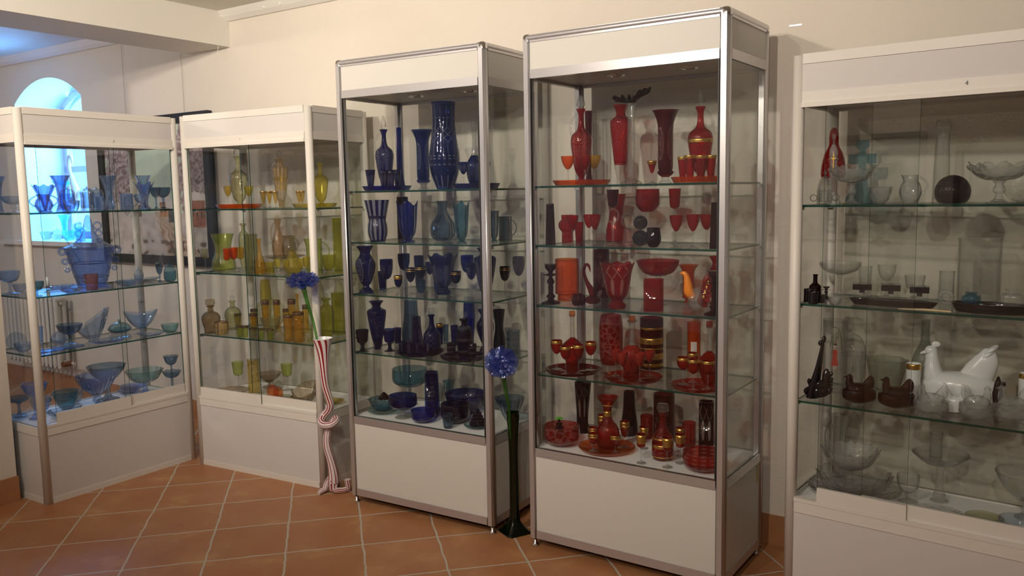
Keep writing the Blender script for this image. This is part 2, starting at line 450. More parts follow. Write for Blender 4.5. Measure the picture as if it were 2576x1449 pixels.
# cornice along the back wall (coved), beam, pier, skirting
def cornice(s0, s1, name):
    c = MB(); pts = [(0, 2.645), (.02, 2.645), (.05, 2.665), (.085, 2.70), (0, 2.70)]
    c.add([wpt(s0, a, z) for a, z in pts] + [wpt(s1, a, z) for a, z in pts], [tuple(range(5)), tuple(range(9, 4, -1))] + [(i, (i + 1) % 5, (i + 1) % 5 + 5, i + 5) for i in range(5)])
    struct(c, name, M_TRIM)
lu = Vector((cos(radians(56.67)), sin(radians(56.67)), 0)); lv = Vector((-lu.y, lu.x, 0)); L0 = Vector((-2.386, 4.146, 0))
bm_ = MB(); bm_.obox(L0 + lu * -3.2 + lv * .215 + Vector((0, 0, 2.49)), lu * 4.75, lv * .42, Vector((0, 0, .215))); struct(bm_, 'ceiling_beam', M_CEIL)
cornice(SL, -3.98, 'trim_2'); cornice(-3.56, SR, 'trim_3')
pr = MB(); pr.obox(L0 + lu * -1.6 + lv * .215, lu * 1.57, lv * .42, Vector((0, 0, 2.49))); struct(pr, 'wall_pier', M_WALL)
pb = MB(); pb.obox(L0 + lu * -1.6 + lv * .205, lu * 1.575, lv * .01, Vector((0, 0, .13))); struct(pb, 'baseboard_pier', M_BASEB)
bb = MB(); bb.obox(wpt(SL, .012, 0), WD * (SR - SL), WN * .012, Vector((0, 0, .13))); struct(bb, 'baseboard_back', M_BASEB)

# ---------------------------------------------------------------- display cabinets
def cyl(mb, x, y, z0, z1, r, seg=16, mi=0):
    mb.lathe([(0, z0), (r, z0), (r, z1), (0, z1)], seg, c=(x, y, 0), mi=mi, smooth=True); return mb
def cabinet(key, name, label, silver, shelves, H, z0, zh, zd, extra=None):
    x0, y0, a, w, d = CAB[key]
    root = empty(name, (x0, y0, 0), radians(a)); tag(root, label, 'display cabinet')
    fm = M_ALU if silver else M_WHITE; pm = M_SPANEL if silver else M_WPANEL; r = .021 if silver else .0205
    B = lambda *c: MB().box(*c)
    PM = [M_PANE2 if key == 'L' else M_PANE, M_PGREEN]; PM2 = [M_PANE2, M_PGREEN]
    # corner posts
    for (px, py) in ((r, r), (w - r, r), (r, d - r), (w - r, d - r)):
        p = cyl(MB(), px, py, z0, H - (.018 if silver else .004), r)
        if silver: p.box(px - r * .5, py - r, z0, px + r * .5, py + r, H - .02)
        p.build('corner_post', fm, root)
        if silver:
            c = MB(); c.lathe([(r * 1.04, H - .03), (r * 1.04, H - .015), (r * .9, H - .005), (r * .5, H), (0, H)], 16, c=(px, py, 0)); c.build('corner_cap', M_ALUC, root)
            f = MB(); f.lathe([(0, 0), (.014, 0), (.016, .008), (.008, .014), (.008, z0 + .002), (0, z0 + .002)], 12, c=(px, py, 0)); f.build('levelling_foot', M_CHROME, root)
    # rails
    rails = [(H - .034, H - .004), (zh, zh + .036), (zd - .036, zd), (z0, z0 + .036)] if silver else [(H - .034, H), (zh, zh + .04), (zd - .045, zd), (z0, z0 + .03)]
    for nm, (a0, a1) in zip(('top_rail', 'header_rail', 'deck_rail', 'bottom_rail'), rails):
        i = 2 * r - .003; o = .004
        for k, c in enumerate(((i, o, w - i, .026), (i, d - .026, w - i, d - o), (o, i, .026, d - i), (w - .026, i, w - o, d - i))):
            mb = MB().box(c[0], c[1], a0, c[2], c[3], a1)
            if silver and nm == 'top_rail':
                if k == 0: mb.tube([(r, .014, H - .016), (w - r, .014, H - .016)], .0145, 10)
                if k == 3: mb.tube([(w - .014, r, H - .016), (w - .014, d - r, H - .016)], .0145, 10)
                if k == 2: mb.tube([(.014, r, H - .016), (.014, d - r, H - .016)], .0145, 10)
            mb.build(nm, fm, root)
    i = 2 * r - .004
    for nm, (a0, a1) in (('header_panel', (zh + .03, H - .03)), ('base_panel', (z0 + .03, zd - .03))):
        o = .008
        for c in ((i, o, w - i, o + .008), (i, d - o - .008, w - i, d - o), (o, i, o + .008, d - i), (w - o - .008, i, w - o, d - i)):
            MB().box(c[0], c[1], a0, c[2], c[3], a1).build(nm, pm, root)
    B(.01, .01, H - .012, w - .01, d - .01, H - .006).build('top_panel', pm, root)
    B(.02, .02, zh + .012, w - .02, d - .02, zh + .024).build('header_underside', M_UNDER, root)
    B(.02, .02, zd - .022, w - .02, d - .02, zd - .004).build('display_deck', M_DECK, root)
    # downlights in the underside
    for u in ((.36, .72) if silver else (.3, .7)):
        cpt = (w * u, d * .5, 0)
        rg = MB(); rg.lathe([(.038, zh + .012), (.038, zh + .007), (.028, zh + .007), (.026, zh + .012)], 20, c=cpt); ro = rg.build('downlight', M_CHROME if silver else M_WHITE, root)
        lg = MB(); lg.lathe([(.026, zh + .011), (.012, zh + .0095), (0, zh + .0095)], 16, c=cpt); lg.build('lamp_glass', solid('frosted_lamp_glass', (.75, .72, .65), .3), ro)
    # panes: left, right, back
    g0, g1 = zd, zh
    pane(MB(), .010, .03, g0, .015, d - .03, g1).build('side_glass', PM, root)
    pane(MB(), w - .015, .03, g0, w - .010, d - .03, g1).build('side_glass', PM, root)
    pane(MB(), .03, d - .015, g0, w - .03, d - .010, g1).build('back_glass', PM, root)
    if silver:
        mb = MB(); pane(mb, .042, .004, g0 + .003, w - .042, .009, g1 - .003); mb.build('glass_door', PM2, root)
        B(.038, .003, g0, .042, .012, g1).build('door_gasket', M_DARK, root); B(w - .042, .003, g0, w - .038, .012, g1).build('door_gasket', M_DARK, root)
    else:
        B(i, -.002, zh - .012, w - i, .012, zh + .004).build('door_track', fm, root); B(i, .002, zd - .004, w - i, .03, zd + .010).build('door_track', fm, root)
        (ua, ub), (uc, ud) = extra
        for nm_, (p0, p1, yy) in enumerate(((ua, ub, .006), (uc, ud, .018))):
            dd = pane(MB(), p0, yy, zd + .012, p1, yy + .005, zh - .004).build('sliding_door', PM2, root)
            hb_ = MB(); hb_.box(p0, yy - .003, zd + .006, p1, yy + .008, zd + .062); hb_.build('door_rail', fm, dd)
    # shelves with brackets
    for k, zs in enumerate(shelves):
        sh = pane(MB(), .022, .040, zs - .008, w - .022, d - .022, zs).build('glass_shelf', PM2, root)
        for (bx, by) in ((.0, .055), (w - .03, .055), (.0, d - .06), (w - .03, d - .06)):
            B(bx + .012, by, zs - .018, bx + .034 if bx < .1 else bx + .018, by + .012, zs - .008).build('shelf_bracket', M_CHROME, sh)
    return root
cabL = cabinet('L', 'display_cabinet', 'white framed glass cabinet of light blue pressed glass at the left end', False, [1.483, 1.061, .763], 2.0, 0, 1.83, .40, ((.09, .50), (.48, .85)))
cabY = cabinet('Y', 'display_cabinet', 'white framed glass cabinet of yellow and amber glass in the corner', False, [1.480, 1.121, .763], 2.0, 0, 1.83, .40, ((.05, .53), (.45, .92)))
cabB = cabinet('B', 'display_cabinet', 'aluminium framed glass cabinet of cobalt blue glassware', True, [1.562, 1.314, 1.059, .769], 2.184, .042, 2.003, .450)
cabR = cabinet('R', 'display_cabinet', 'aluminium framed glass cabinet of ruby red glassware', True, [1.567, 1.319, 1.064, .765], 2.184, .042, 2.005, .447)
cabW = cabinet('W', 'display_cabinet', 'white framed glass cabinet of clear and black glass at the right end', False, [1.480, 1.127, .770], 2.0, 0, 1.83, .405, ((.12, .42), (.27, .93)))

# ================================================================ glassware
def tot(c, k=.3): return tuple(x ** k for x in c)
G = {  # total see-through colour of a hollow piece, scattering amount, scattering colour
 'sky': ((.54, .72, .97), .08, (.36, .58, .95)), 'skyd': ((.36, .52, .93), .10, (.20, .36, .90)), 'ice': ((.55, .68, .85), .04, (.45, .6, .8)),
 'teal': ((.22, .46, .56), .10, (.06, .24, .36)), 'tealp': ((.35, .6, .62), .05, (.2, .45, .5)), 'steel': ((.20, .33, .48), .07, (.05, .13, .26)),
 'cob': ((.008, .026, .22), .13, (.003, .016, .18)), 'cobb': ((.010, .03, .38), .17, (.004, .022, .34)), 'navy': ((.004, .006, .05), .25, (.003, .005, .05)),
 'yel': ((.82, .74, .18), .08, (.85, .72, .06)), 'amb': ((.86, .66, .20), .07, (.80, .55, .05)), 'pale': ((.70, .70, .46), .05, (.5, .5, .25)),
 'oli': ((.60, .60, .10), .10, (.60, .58, .04)), 'smoke': ((.58, .46, .3), .07, (.3, .2, .1)), 'peach': ((.75, .56, .36), .08, (.6, .4, .22)), 'lime': ((.66, .74, .28), .07, (.60, .70, .10)),
 'rub': ((.56, .022, .016), .15, (.55, .014, .010)), 'rubd': ((.18, .004, .008), .28, (.13, .004, .006)), 'ora': ((.88, .22, .03), .20, (.92, .13, .01)), 'honey': ((.88, .64, .17), .09, (.85, .50, .04)),
 'frost': ((.50, .05, .04), .55, (.48, .045, .035)), 'plum': ((.03, .003, .008), .45, (.028, .003, .007)), 'pink': ((.75, .42, .40), .16, (.55, .28, .26)),
 'clr': ((.92, .94, .93), .05, (.7, .75, .73)), 'cry': ((.90, .92, .91), .16, (.72, .75, .73)), 'grn': ((.62, .70, .63), .12, (.42, .48, .42)), 'cyan': ((.2, .75, .9), .25, (.2, .7, .9)), 'stone': ((.03, .02, .03), .6, (.04, .028, .035)),
}
BUMP = {'cry': ('cut', 55)}
def M(key):
    """'cob' or 'cob/leaf' (with a cut pattern) or 'cob+rib' (with relief)"""
    if key == 'gold': return solid('gold_band', (.62, .38, .10), .28, .9)
    if key == 'brown': return solid('dark_rim', (.10, .05, .03), .4, .3)
    if key == 'blk': return solid('black_glass', (.006, .004, .007), .06, spec=.9)
    if key == 'opal': return solid('milk_glass', (.80, .82, .82), .22)
    if key == 'wood': return solid('pale_wood', (.6, .45, .26), .5, noise=.2, nscale=40)
    if key == 'paper': return solid('paper_label', (.7, .62, .56), .7)
    if key == 'leafg': return solid('green_glass_leaf', (.10, .42, .03), .2)
    if key == 'stem': return glass('green_glass_stem', tot((.14, .42, .08)), .3, (.06, .26, .03))
    if key == 'redp': return solid('red_enamel', (.55, .05, .03), .4)
    if key == 'skin': return solid('skin_enamel', (.7, .5, .4), .5)
    b, _, pat = key.partition('/'); b, _, rel = b.partition('+')
    t, body, bc = G[b]
    bump = ('rib', 14) if rel == 'rib' else ('rib', 24) if rel == 'fine' else ('cut', 60) if rel == 'cut' else BUMP.get(b, ('soft', 22))
    return glass(key.replace('/', '_cut_').replace('+', '_relief_') + '_glass', tot(t), body, bc, pat or None, (.5, .5, .52) if b[0] in 'cnst' else (.62, .46, .40), .34, bump=bump[0], bs=bump[1], edge=.6 if b in ('clr', 'cry', 'ice') else .55, spec=1.5 if b in ('clr', 'cry', 'ice', 'sky') else 1.15)

def cr(p, k=4):
    """Catmull-Rom through profile points; a point given twice stays sharp"""
    out = []
    n = len(p)
    for i in range(n - 1):
        if p[i] == p[i + 1]: continue
        a = p[i - 1] if i and p[i - 1] != p[i] else p[i]; b, c = p[i], p[i + 1]; d = p[i + 2] if i + 2 < n and p[i + 2] != c else c
        for j in range(k):
            t = j / k
            out.append(tuple(.5 * (2 * b[m] + (c[m] - a[m]) * t + (2 * a[m] - 5 * b[m] + 4 * c[m] - d[m]) * t * t + (3 * b[m] - a[m] - 3 * c[m] + d[m]) * t ** 3) for m in (0, 1)))
    out.append(p[-1]); z0, z1 = p[0][1], p[-1][1]; return [(max(r, 0), min(max(z, z0), z1) if z1 > z0 else z) for r, z in out]
PR = {
 'tumbler': [(.72, 0), (.78, .03), (1, 1)], 'shot': [(.5, 0), (.56, .03), (1, 1)], 'cone': [(.42, 0), (.5, .03), (1, 1)], 'cyl': [(.95, 0), (1, .03), (1, 1)],
 'cylbase': [(.78, 0), (.8, .02), (.8, .16), (.8, .16), (1, .2), (1, .24), (1, 1)],
 'roundcup': [(.55, 0), (.75, .08), (1, .45), (.95, .8), (.92, 1)], 'bowlcup': [(.5, 0), (.7, .12), (.92, .5), (1, 1)],
 'flare': [(.62, 0), (.62, .04), (.50, .12), (.42, .3), (.46, .5), (.62, .78), (1, 1)],
 'flareb': [(.5, 0), (.56, .05), (.62, .14), (.5, .28), (.42, .4), (.5, .62), (.72, .86), (1, 1)],
 'fan': [(.55, 0), (.55, .06), (.16, .09), (.2, .14), (.45, .5), (.8, .85), (1, 1)],
 'trumpet': [(.42, 0), (.46, .02), (.3, .05), (.28, .09), (.5, .12), (.62, .16), (.48, .19), (.56, .24), (.56, .7), (.62, .84), (.84, .95), (1, 1)],
 'baluster': [(.72, 0), (.78, .02), (.6, .08), (.36, .13), (.34, .17), (.62, .26), (.98, .5), (1, .66), (.72, .76), (.56, .82), (.54, .88), (.86, .985), (.9, 1)],
 'shoulder': [(.34, 0), (.36, .02), (.38, .1), (.6, .24), (.86, .55), (1, .76), (.9, .82), (.5, .86), (.46, .92), (.78, 1)],
 'urnstripe': [(.55, 0), (.6, .02), (.78, .2), (.76, .4), (.68, .5), (.74, .62), (.86, .8), (1, 1)],
 'bubble': [(.62, 0), (.64, .04), (.62, .35), (.66, .4), (.9, .5), (1, .62), (.92, .74), (.7, .82), (.66, .88), (.68, 1)],
 'bigvase': [(.52, 0), (.66, .06), (.92, .2), (1, .34), (.97, .42), (.86, .55), (.76, .7), (.74, .85), (.80, 1)],
 'flask': [(.4, 0), (.62, .02), (.92, .12), (1, .28), (.92, .44), (.6, .6), (.42, .72), (.38, .84), (.46, 1)],
 'fluted': [(.62, 0), (.64, .03), (.38, .06), (.42, .1), (.72, .24), (.86, .5), (.92, .8), (1, 1)],
 'column': [(.85, 0), (.9, .02), (.55, .12), (.5, .3), (.62, .7), (.72, 1)], 'swung': [(1, 0), (1, .02), (.72, .12), (.55, .3), (.5, .6), (.42, .8), (.44, 1)],
 'waist': [(.9, 0), (1, .04), (.95, .25), (.68, .5), (.7, .7), (.9, .95), (.95, 1)], 'egg': [(.55, 0), (.6, .03), (.9, .4), (1, .62), (.9, .85), (.78, 1)],
 'barrel': [(.8, 0), (.86, .03), (1, .3), (1, .75), (.9, .95), (.86, 1)], 'tallcone': [(.9, 0), (1, .04), (.98, .25), (.8, .5), (.72, .7), (.66, 1)],
 'tulip': [(.46, 0), (.5, .03), (.52, .09), (.34, .16), (.42, .22), (.62, .32), (.76, .55), (.84, .8), (1, 1)],
 'kurna': [(.42, 0), (.5, .03), (.48, .1), (.3, .2), (.32, .24), (.56, .34), (.66, .6), (.76, .8), (1, 1)],
 'orb': [(.4, 0), (.62, .04), (.94, .25), (1, .5), (.9, .78), (.84, 1)], 'bowl': [(.42, 0), (.46, .04), (.7, .2), (.9, .6), (1, 1)], 'bowlr': [(.45, 0), (.55, .03), (.92, .25), (1, .55), (.97, 1)],
 'deep': [(.32, 0), (.36, .05), (.62, .3), (.88, .7), (1, 1)], 'plate': [(.55, 0), (.6, .15), (.72, .3), (.95, .85), (1, 1)], 'tray': [(.88, 0), (.9, .1), (.96, .6), (1, 1)], 'compb': [(.12, 0), (.5, .1), (.8, .42), (1, 1)],
 'coupe': [(.1, 0), (.45, .1), (.8, .36), (.97, .7), (1, 1)], 'cupb': [(.14, 0), (.62, .12), (.9, .4), (1, .75), (.98, 1)], 'goblet': [(.12, 0), (.5, .1), (.86, .36), (1, .66), (.93, 1)],
 'wine': [(.1, 0), (.38, .1), (.76, .42), (.98, .8), (1, 1)], 'vcup': [(.1, 0), (.35, .12), (.85, .8), (1, 1)], 'bucket': [(.12, 0), (.6, .08), (.8, .2), (.9, .6), (1, 1)],
 'jugb': [(.62, 0), (.7, .04), (1, .35), (.9, .62), (.66, .82), (.7, 1)], 'pitch': [(.72, 0), (.78, .03), (.95, .25), (.88, .42), (.48, .68), (.4, .84), (.5, 1)], 'mug': [(.9, 0), (1, .03), (.97, .5), (1, 1)],
}
def seg_for(R): return 20 if R < .03 else 28 if R < .07 else 40
def shell(name, prof, R, H, mat, parent, t=None, zb=.035, z0=0, c=(0, 0), seg=None, rm=None, zm=None, smooth=True, zfl=None):
    p = cr(PR[prof] if isinstance(prof, str) else prof) if smooth else (PR[prof] if isinstance(prof, str) else prof)
    t = t or max(.0015, min(.004, R * .06)); zb = zfl or max(zb * H, .0015)
    o = [(0, 0)] + [(r * R, z * H) for r, z in p]
    rz = next((r for r, z in p if z * H >= zb), p[-1][0])
    inn = [(max(r * R - t, .0004), z * H) for r, z in reversed(p) if z * H > zb] + [(max(rz * R - t, .0004), zb), (0, zb)]
    # light rounding of the rim
    full = o + inn
    mb = MB(); mb.lathe(full, seg or seg_for(R), rm, zm, vmax=H, c=(c[0], c[1], z0), smooth=True, v0=0)
    return mb.build(name, M(mat) if isinstance(mat, str) else mat, parent)
def turned(name, prof, mat, parent, c=(0, 0, 0), seg=20, smooth=True, k=3):
    mb = MB(); mb.lathe(cr(prof, k) if smooth else prof, seg, c=c); return mb.build(name, M(mat), parent)
def rad_at(prof, z):
    p = cr(PR[prof] if isinstance(prof, str) else prof)
    for (r1, z1), (r2, z2) in zip(p, p[1:]):
        if z1 <= z <= z2 + 1e-9 and z2 > z1: return r1 + (r2 - r1) * (z - z1) / (z2 - z1)
    return p[-1][0]
def bands(parent, prof, R, H, bs, z0=0, mat='gold', seg=24):
    for a, b in bs:
        n = 3; pts = [(rad_at(prof, a + (b - a) * i / n) * R + .0006, z0 + (a + (b - a) * i / n) * H) for i in range(n + 1)]
        MB().lathe(pts + [(pts[-1][0] - .0004, pts[-1][1])], seg).build('gold_band' if mat == 'gold' else 'dark_band', M(mat), parent)
def arc_handle(parent, x0, z0, x1, z1, out, r, mat, side=1, name='handle', top=0):
    """loop from the body at (x0,z0) up to (x1,z1), bulging outward"""
    pts = []
    for i in range(15):
        t = i / 14; b = sin(pi * t)
        pts.append((side * (x0 + (x1 - x0) * t + out * b ** .8), 0, z0 + (z1 - z0) * t + top * b * t))
    return MB().tube(pts, r, 8).build(name, M(mat), parent)
def scal(n, a, z0=.5): return lambda th, v: 1 + a * cos(n * th) * max(0, (v - z0) / (1 - z0))
def scalz(n, a, z0=.8): return lambda th, v: a * cos(n * th) * max(0, (v - z0) / (1 - z0))
def sqm(p=6, n=4):
    def f(th, v):
        c, s_ = abs(cos(th)), abs(sin(th)); return (c ** p + s_ ** p) ** (-1 / p)
    return f
NAMES = {}
def kind(name, cat):
    def d(f): NAMES[f.__name__] = (name, cat, f); return f
    return d
# every builder gets (parent or None, R, H, material key, options) and hangs its parts on the parent
@kind('stemmed_glass', 'glass')
def gob(o, R, H, m, k):
    bf = k.get('bf', .48); pf = k.get('p', 'goblet'); sm = k.get('sm', 'clr'); fr = R * k.get('fr', .85)
    shell('bowl', pf, R, H * bf, m, o, z0=H * (1 - bf), zb=.06, rm=k.get('rm'), zm=k.get('zm'))
    sr = max(.0022, R * k.get('sr', .11)); hs = H * (1 - bf)
    st = k.get('knob')
    pts = [(0, .004), (sr * 1.6, .004), (sr, hs * .25), (sr, hs * .5), (sr, hs * .8), (sr * 1.6, hs)] if not st else [(0, .004), (sr * 2, .004), (sr, hs * .3), (sr * 1.1, hs * .5), (sr * 2.3, hs * .62), (sr * 1.1, hs * .74), (sr * 1.9, hs)]
    turned('stem', pts + [(0, hs)], sm, o, seg=12)
    turned('foot', [(0, 0), (fr, 0), (fr, .002), (fr, .002), (fr * .5, .005), (sr * 1.4, .012), (0, .013)], sm, o, seg=22)
    if k.get('g'): bands(o, pf, R, H * bf, k['g'], z0=H * (1 - bf))
@kind('tumbler', 'glass')
def tum(o, R, H, m, k):
    shell('cup', k.get('p', 'tumbler'), R, H, m, o, zb=k.get('zb', .1), rm=k.get('rm'))
    if k.get('g'): bands(o, k.get('p', 'tumbler'), R, H, k['g'], mat=k.get('gm', 'gold'))
    if k.get('h'): arc_handle(o, R * .9, H * .15, R * .95, H * .85, R * .7, .003, k.get('hm', m), k['h'])
    if k.get('lid'): turned('lid', [(R * 1.05, H), (R, H + .004), (R * .5, H * 1.05), (R * .2, H * 1.09), (R * .22, H * 1.17), (0, H * 1.2)], m, o)
@kind('vase', 'vase')
def vas(o, R, H, m, k):
    if k.get('fm'):   # clear foot below zf
        zf = k.get('zf', .2); pf = cr(PR[k['p']])
        rz = rad_at(k['p'], zf); up = [(rz, zf)] + [(r, z) for r, z in pf if z > zf]; lo = [(r, z) for r, z in pf if z < zf] + [(rz, zf)]
        shell('body', [(r, (z - zf) / (1 - zf)) for r, z in up], R, H * (1 - zf), m, o, z0=H * zf, smooth=False, rm=k.get('rm'), zm=k.get('zm'))
        turned('foot', [(0, 0)] + [(r * R, z * H) for r, z in lo] + [(0, zf * H)], k['fm'], o, smooth=False)
    else: shell('body', k['p'], R, H, m, o, rm=k.get('rm'), zm=k.get('zm'), seg=k.get('seg'))
    if k.get('g'): bands(o, k['p'], R, H, k['g'])
    if k.get('h'): arc_handle(o, R * .8, H * .35, R * .62, H * .82, R * .8, R * .09, m, k['h'])
def stopper(o, kind_, R, H, z, mat='clr'):
    if kind_ == 'spire': turned('stopper', [(0, z - H * .03), (R * .2, z - H * .02), (R * .13, z + H * .03), (R * .3, z + H * .05), (R * .3, z + H * .05), (R * .24, z + H * .12), (R * .06, z + H * .22), (0, z + H * .225)], mat, o, seg=6, smooth=False)
    elif kind_ == 'ball': MB().ell((0, 0, z + R * .34), R * .33, R * .33, R * .33).build('stopper', M(mat), o)
    elif kind_ == 'facet': turned('stopper', [(0, z - .01), (R * .16, z - .008), (R * .16, z + .003), (R * .3, z + .006), (R * .34, z + .02), (R * .3, z + .032), (0, z + .034)], mat, o, seg=8, smooth=False)
    elif kind_ == 'flat': turned('stopper', [(0, z - .01), (R * .3, z - .008), (R * .3, z + .004), (R * .52, z + .006), (R * .52, z + .03), (R * .45, z + .036), (0, z + .036)], mat, o, seg=12, smooth=False)
    elif kind_ == 'crown': turned('stopper', [(0, z - .01), (R * .2, z), (R * .24, z + H * .03), (R * .42, z + H * .045), (R * .36, z + H * .09), (R * .2, z + H * .16), (0, z + H * .18)], 'cry', o, seg=8, smooth=False)
    elif kind_ == 'leaf':
        mb = MB(); mb.ell((0, 0, z + H * .05), R * .3, R * .12, H * .05).ell((0, 0, z + H * .12), R * .17, R * .08, H * .05).ell((0, 0, z), R * .14, R * .14, H * .03); mb.build('stopper', M('cry'), o)
    elif kind_ == 'cap': turned('stopper', [(0, z - .01), (R * .27, z - .008), (R * .27, z + H * .055), (R * .22, z + H * .07), (0, z + H * .07)], mat, o, seg=16, smooth=False)
DEC = {  # body profile with neck, z fraction where the stopper sits, neck start
 'round': [(.36, 0), (.4, .02), (.8, .12), (1, .3), (.86, .44), (.5, .53), (.3, .6), (.25, .8), (.26, .94), (.46, .985), (.46, 1)],
 'ewer': [(.56, 0), (.6, .02), (.3, .07), (.3, .1), (.66, .2), (.94, .46), (1, .58), (.84, .66), (.42, .72), (.27, .8), (.26, .92), (.40, .98), (.42, 1)],
 'foot': [(.6, 0), (.62, .02), (.25, .06), (.2, .1), (.45, .2), (.9, .42), (1, .54), (.8, .6), (.4, .66), (.24, .76), (.2, .9), (.42, .98), (.42, 1)],
 'bell': [(.85, 0), (.95, .03), (1, .12), (.98, .4), (.86, .5), (.5, .62), (.32, .72), (.26, .92), (.38, .96), (.4, 1)],
 'turnip': [(.36, 0), (.42, .02), (.62, .1), (.92, .28), (1, .37), (.94, .43), (.55, .51), (.24, .57), (.2, .7), (.2, .94), (.27, .97), (.27, 1)],
 'whisky': [(.72, 0), (.76, .02), (.8, .2), (1, .45), (.98, .62), (.7, .74), (.34, .8), (.32, .95), (.46, .97), (.46, 1)],
 'slim': [(.6, 0), (.66, .02), (.9, .2), (1, .5), (1, .66), (.8, .78), (.42, .84), (.4, .94), (.6, .96), (.6, 1)],
 'cara': [(.8, 0), (.92, .03), (1, .18), (.7, .4), (.36, .6), (.26, .8), (.42, 1)],
 'flaren': [(.7, 0), (.8, .02), (1, .2), (.86, .4), (.4, .55), (.32, .7), (.44, .84), (.88, .98), (.9, 1)],
}
PR.update(DEC)
@kind('decanter', 'decanter')
def dec(o, R, H, m, k):
    pf = k.get('p', 'round'); sk = k.get('s', 'facet'); hs = {'spire': .2, 'crown': .15, 'leaf': .16, 'cap': .07}.get(sk, 0)
    ext = {'ball': R * .67, 'facet': .034, 'flat': .036}.get(sk, 0)
    Hb = (H - ext) / (1 + hs) if sk != 'none' else H
    nk = k.get('nk')
    if nk:  # clear neck above fraction nk
        p = cr(PR[pf]); rz = rad_at(pf, nk); lo = [(r, z / nk) for r, z in p if z < nk] + [(rz, 1)]; up = [(rz, 0)] + [(r, (z - nk) / (1 - nk)) for r, z in p if z > nk]
        shell('body', lo, R, Hb * nk, m, o, smooth=False); shell('neck', up, R, Hb * (1 - nk), k.get('nm', 'clr'), o, z0=Hb * nk, smooth=False, zb=0)
    else: shell('body', pf, R, Hb, m, o)
    if sk != 'none': stopper(o, sk, R, Hb, Hb, k.get('sm', 'clr'))
    if k.get('h'): arc_handle(o, R * .82, Hb * k.get('hz', .62), R * .3, Hb * .95, R * k.get('ho', .38), max(.0035, R * .1), k.get('hm', 'clr'), k['h'], top=R * .2)
    if k.get('g'): bands(o, pf, R, Hb, k['g'])
@kind('tray', 'tray')
def tray(o, R, H, m, k):
    shell('tray', 'tray', R, H, m, o, t=.004, zfl=.0035, seg=44, rm=k.get('rm'))
@kind('bowl', 'bowl')
def bow(o, R, H, m, k):
    shell('bowl', k.get('p', 'bowl'), R, H, m, o, rm=k.get('rm'), zm=k.get('zm'), zb=.1)
    if k.get('foot'): turned('foot', [(0, 0), (R * .5, 0), (R * .46, H * .05), (R * .4, H * .1)], m, o)
@kind('plate', 'plate')
def pla(o, R, H, m, k): shell('plate', 'plate', R, H, m, o, rm=k.get('rm'), zm=k.get('zm'), zfl=.0035, seg=44)
@kind('footed_bowl', 'bowl')
def com(o, R, H, m, k):
    bf = k.get('bf', .5); fr = R * k.get('fr', .55); sr = max(.004, R * k.get('sr', .13)); hs = H * (1 - bf); sm = k.get('sm', m)
    shell('bowl', k.get('p', 'compb'), R, H * bf, m, o, z0=hs, zb=.08, rm=k.get('rm'), zm=k.get('zm'))
    mid = [(sr * 1.9, hs * .52), (sr * 1.9, hs * .66)] if k.get('knob') else [(sr, hs * .55), (sr, hs * .7)]
    turned('stem', [(sr * 1.7, hs * .14), (sr, hs * .38)] + mid + [(sr * 1.2, hs * .86), (sr * 2.2, hs), (0, hs)], sm, o)
    turned('foot', [(0, 0), (fr, 0), (fr, .003), (fr, .003), (fr * .7, hs * .07), (sr * 1.7, hs * .16), (0, hs * .17)], sm, o, seg=26)
@kind('covered_dish', 'dish')
def cov(o, R, H, m, k):
    lf = k.get('lf', .55)
    shell('dish', k.get('p', 'bowl'), R, H * (1 - lf), m, o, zb=.15, rm=k.get('rm'))
    z = H * (1 - lf); hl = H * lf
    lid = turned('lid', [(R * .98, z), (R * .9, z + hl * .2), (R * .6, z + hl * .55), (R * .2, z + hl * .68), (R * .08, z + hl * .72)], m, o)
    MB().ell((0, 0, z + hl * .85), R * k.get('kr', .13), R * k.get('kr', .13), hl * .15).build('knob', M(m), lid)
    if k.get('ears'):
        for s_ in (-1, 1): MB().tube([(s_ * (R + .012 * (1 - cos(a))) - s_ * .002, 0, H * .18 + .012 * sin(a)) for a in [2 * pi * i / 12 for i in range(12)]], .0025, 6, closed=True).build('handle', M(m), o)
@kind('candlestick', 'candlestick')
def can(o, R, H, m, k):
    turned('candlestick', [(0, 0), (R, 0), (R, .006), (R, .006), (R * .7, H * .05), (R * .3, H * .1), (R * .52, H * .17), (R * .26, H * .23), (R * .3, H * .38), (R * .24, H * .43), (R * .44, H * .5), (R * .22, H * .58), (R * .22, H * .62), (R * .75, H * .655), (R * .75, H * .67), (R * .25, H * .69), (R * .3, H * .74), (R * .62, H * .82), (R * .58, H * .95), (R * .74, H), (R * .5, H), (R * .4, H * .9), (0, H * .9)], m, o, seg=20, k=2)
@kind('square_vase', 'vase')
def sqv(o, R, H, m, k):
    b = k.get('b', 1)
    shell('body', [(b, 0), (b, .01), (1, 1)] if b != 1 else [(.98, 0), (1, .02), (1, 1)], R * .8, H, m, o, t=.005, rm=sqm(), seg=32, smooth=False)
    if k.get('solidtop'): MB().lathe([(R * .78, H), (0, H)], 32, sqm()).build('top', M(m), o)
@kind('obelisk', 'ornament')
def obe(o, R, H, m, k): MB().lathe([(0, 0), (R, 0), (R * .74, H * .98), (R * .7, H), (0, H)], 5, smooth=False).build('obelisk', M(m), o)
@kind('pitcher', 'pitcher')
def pit(o, R, H, m, k):
    def spout(th, v): return 1 + (.28 * max(0, cos(th - (0 if k.get('h', 1) < 0 else pi))) ** 6) * max(0, (v - .8) / .2)
    shell('body', k.get('p', 'pitch'), R, H, m, o, rm=spout)
    arc_handle(o, R * k.get('hx', .75), H * k.get('hz', .3), R * k.get('ht', .42), H * .92, R * k.get('ho', .7), max(.0035, R * .09), k.get('hm', m), k.get('h', 1), top=H * .05)
    if k.get('two'): arc_handle(o, R * .8, H * .3, R * .8, H * .9, R * .7, max(.0035, R * .09), m, -k.get('h', 1))
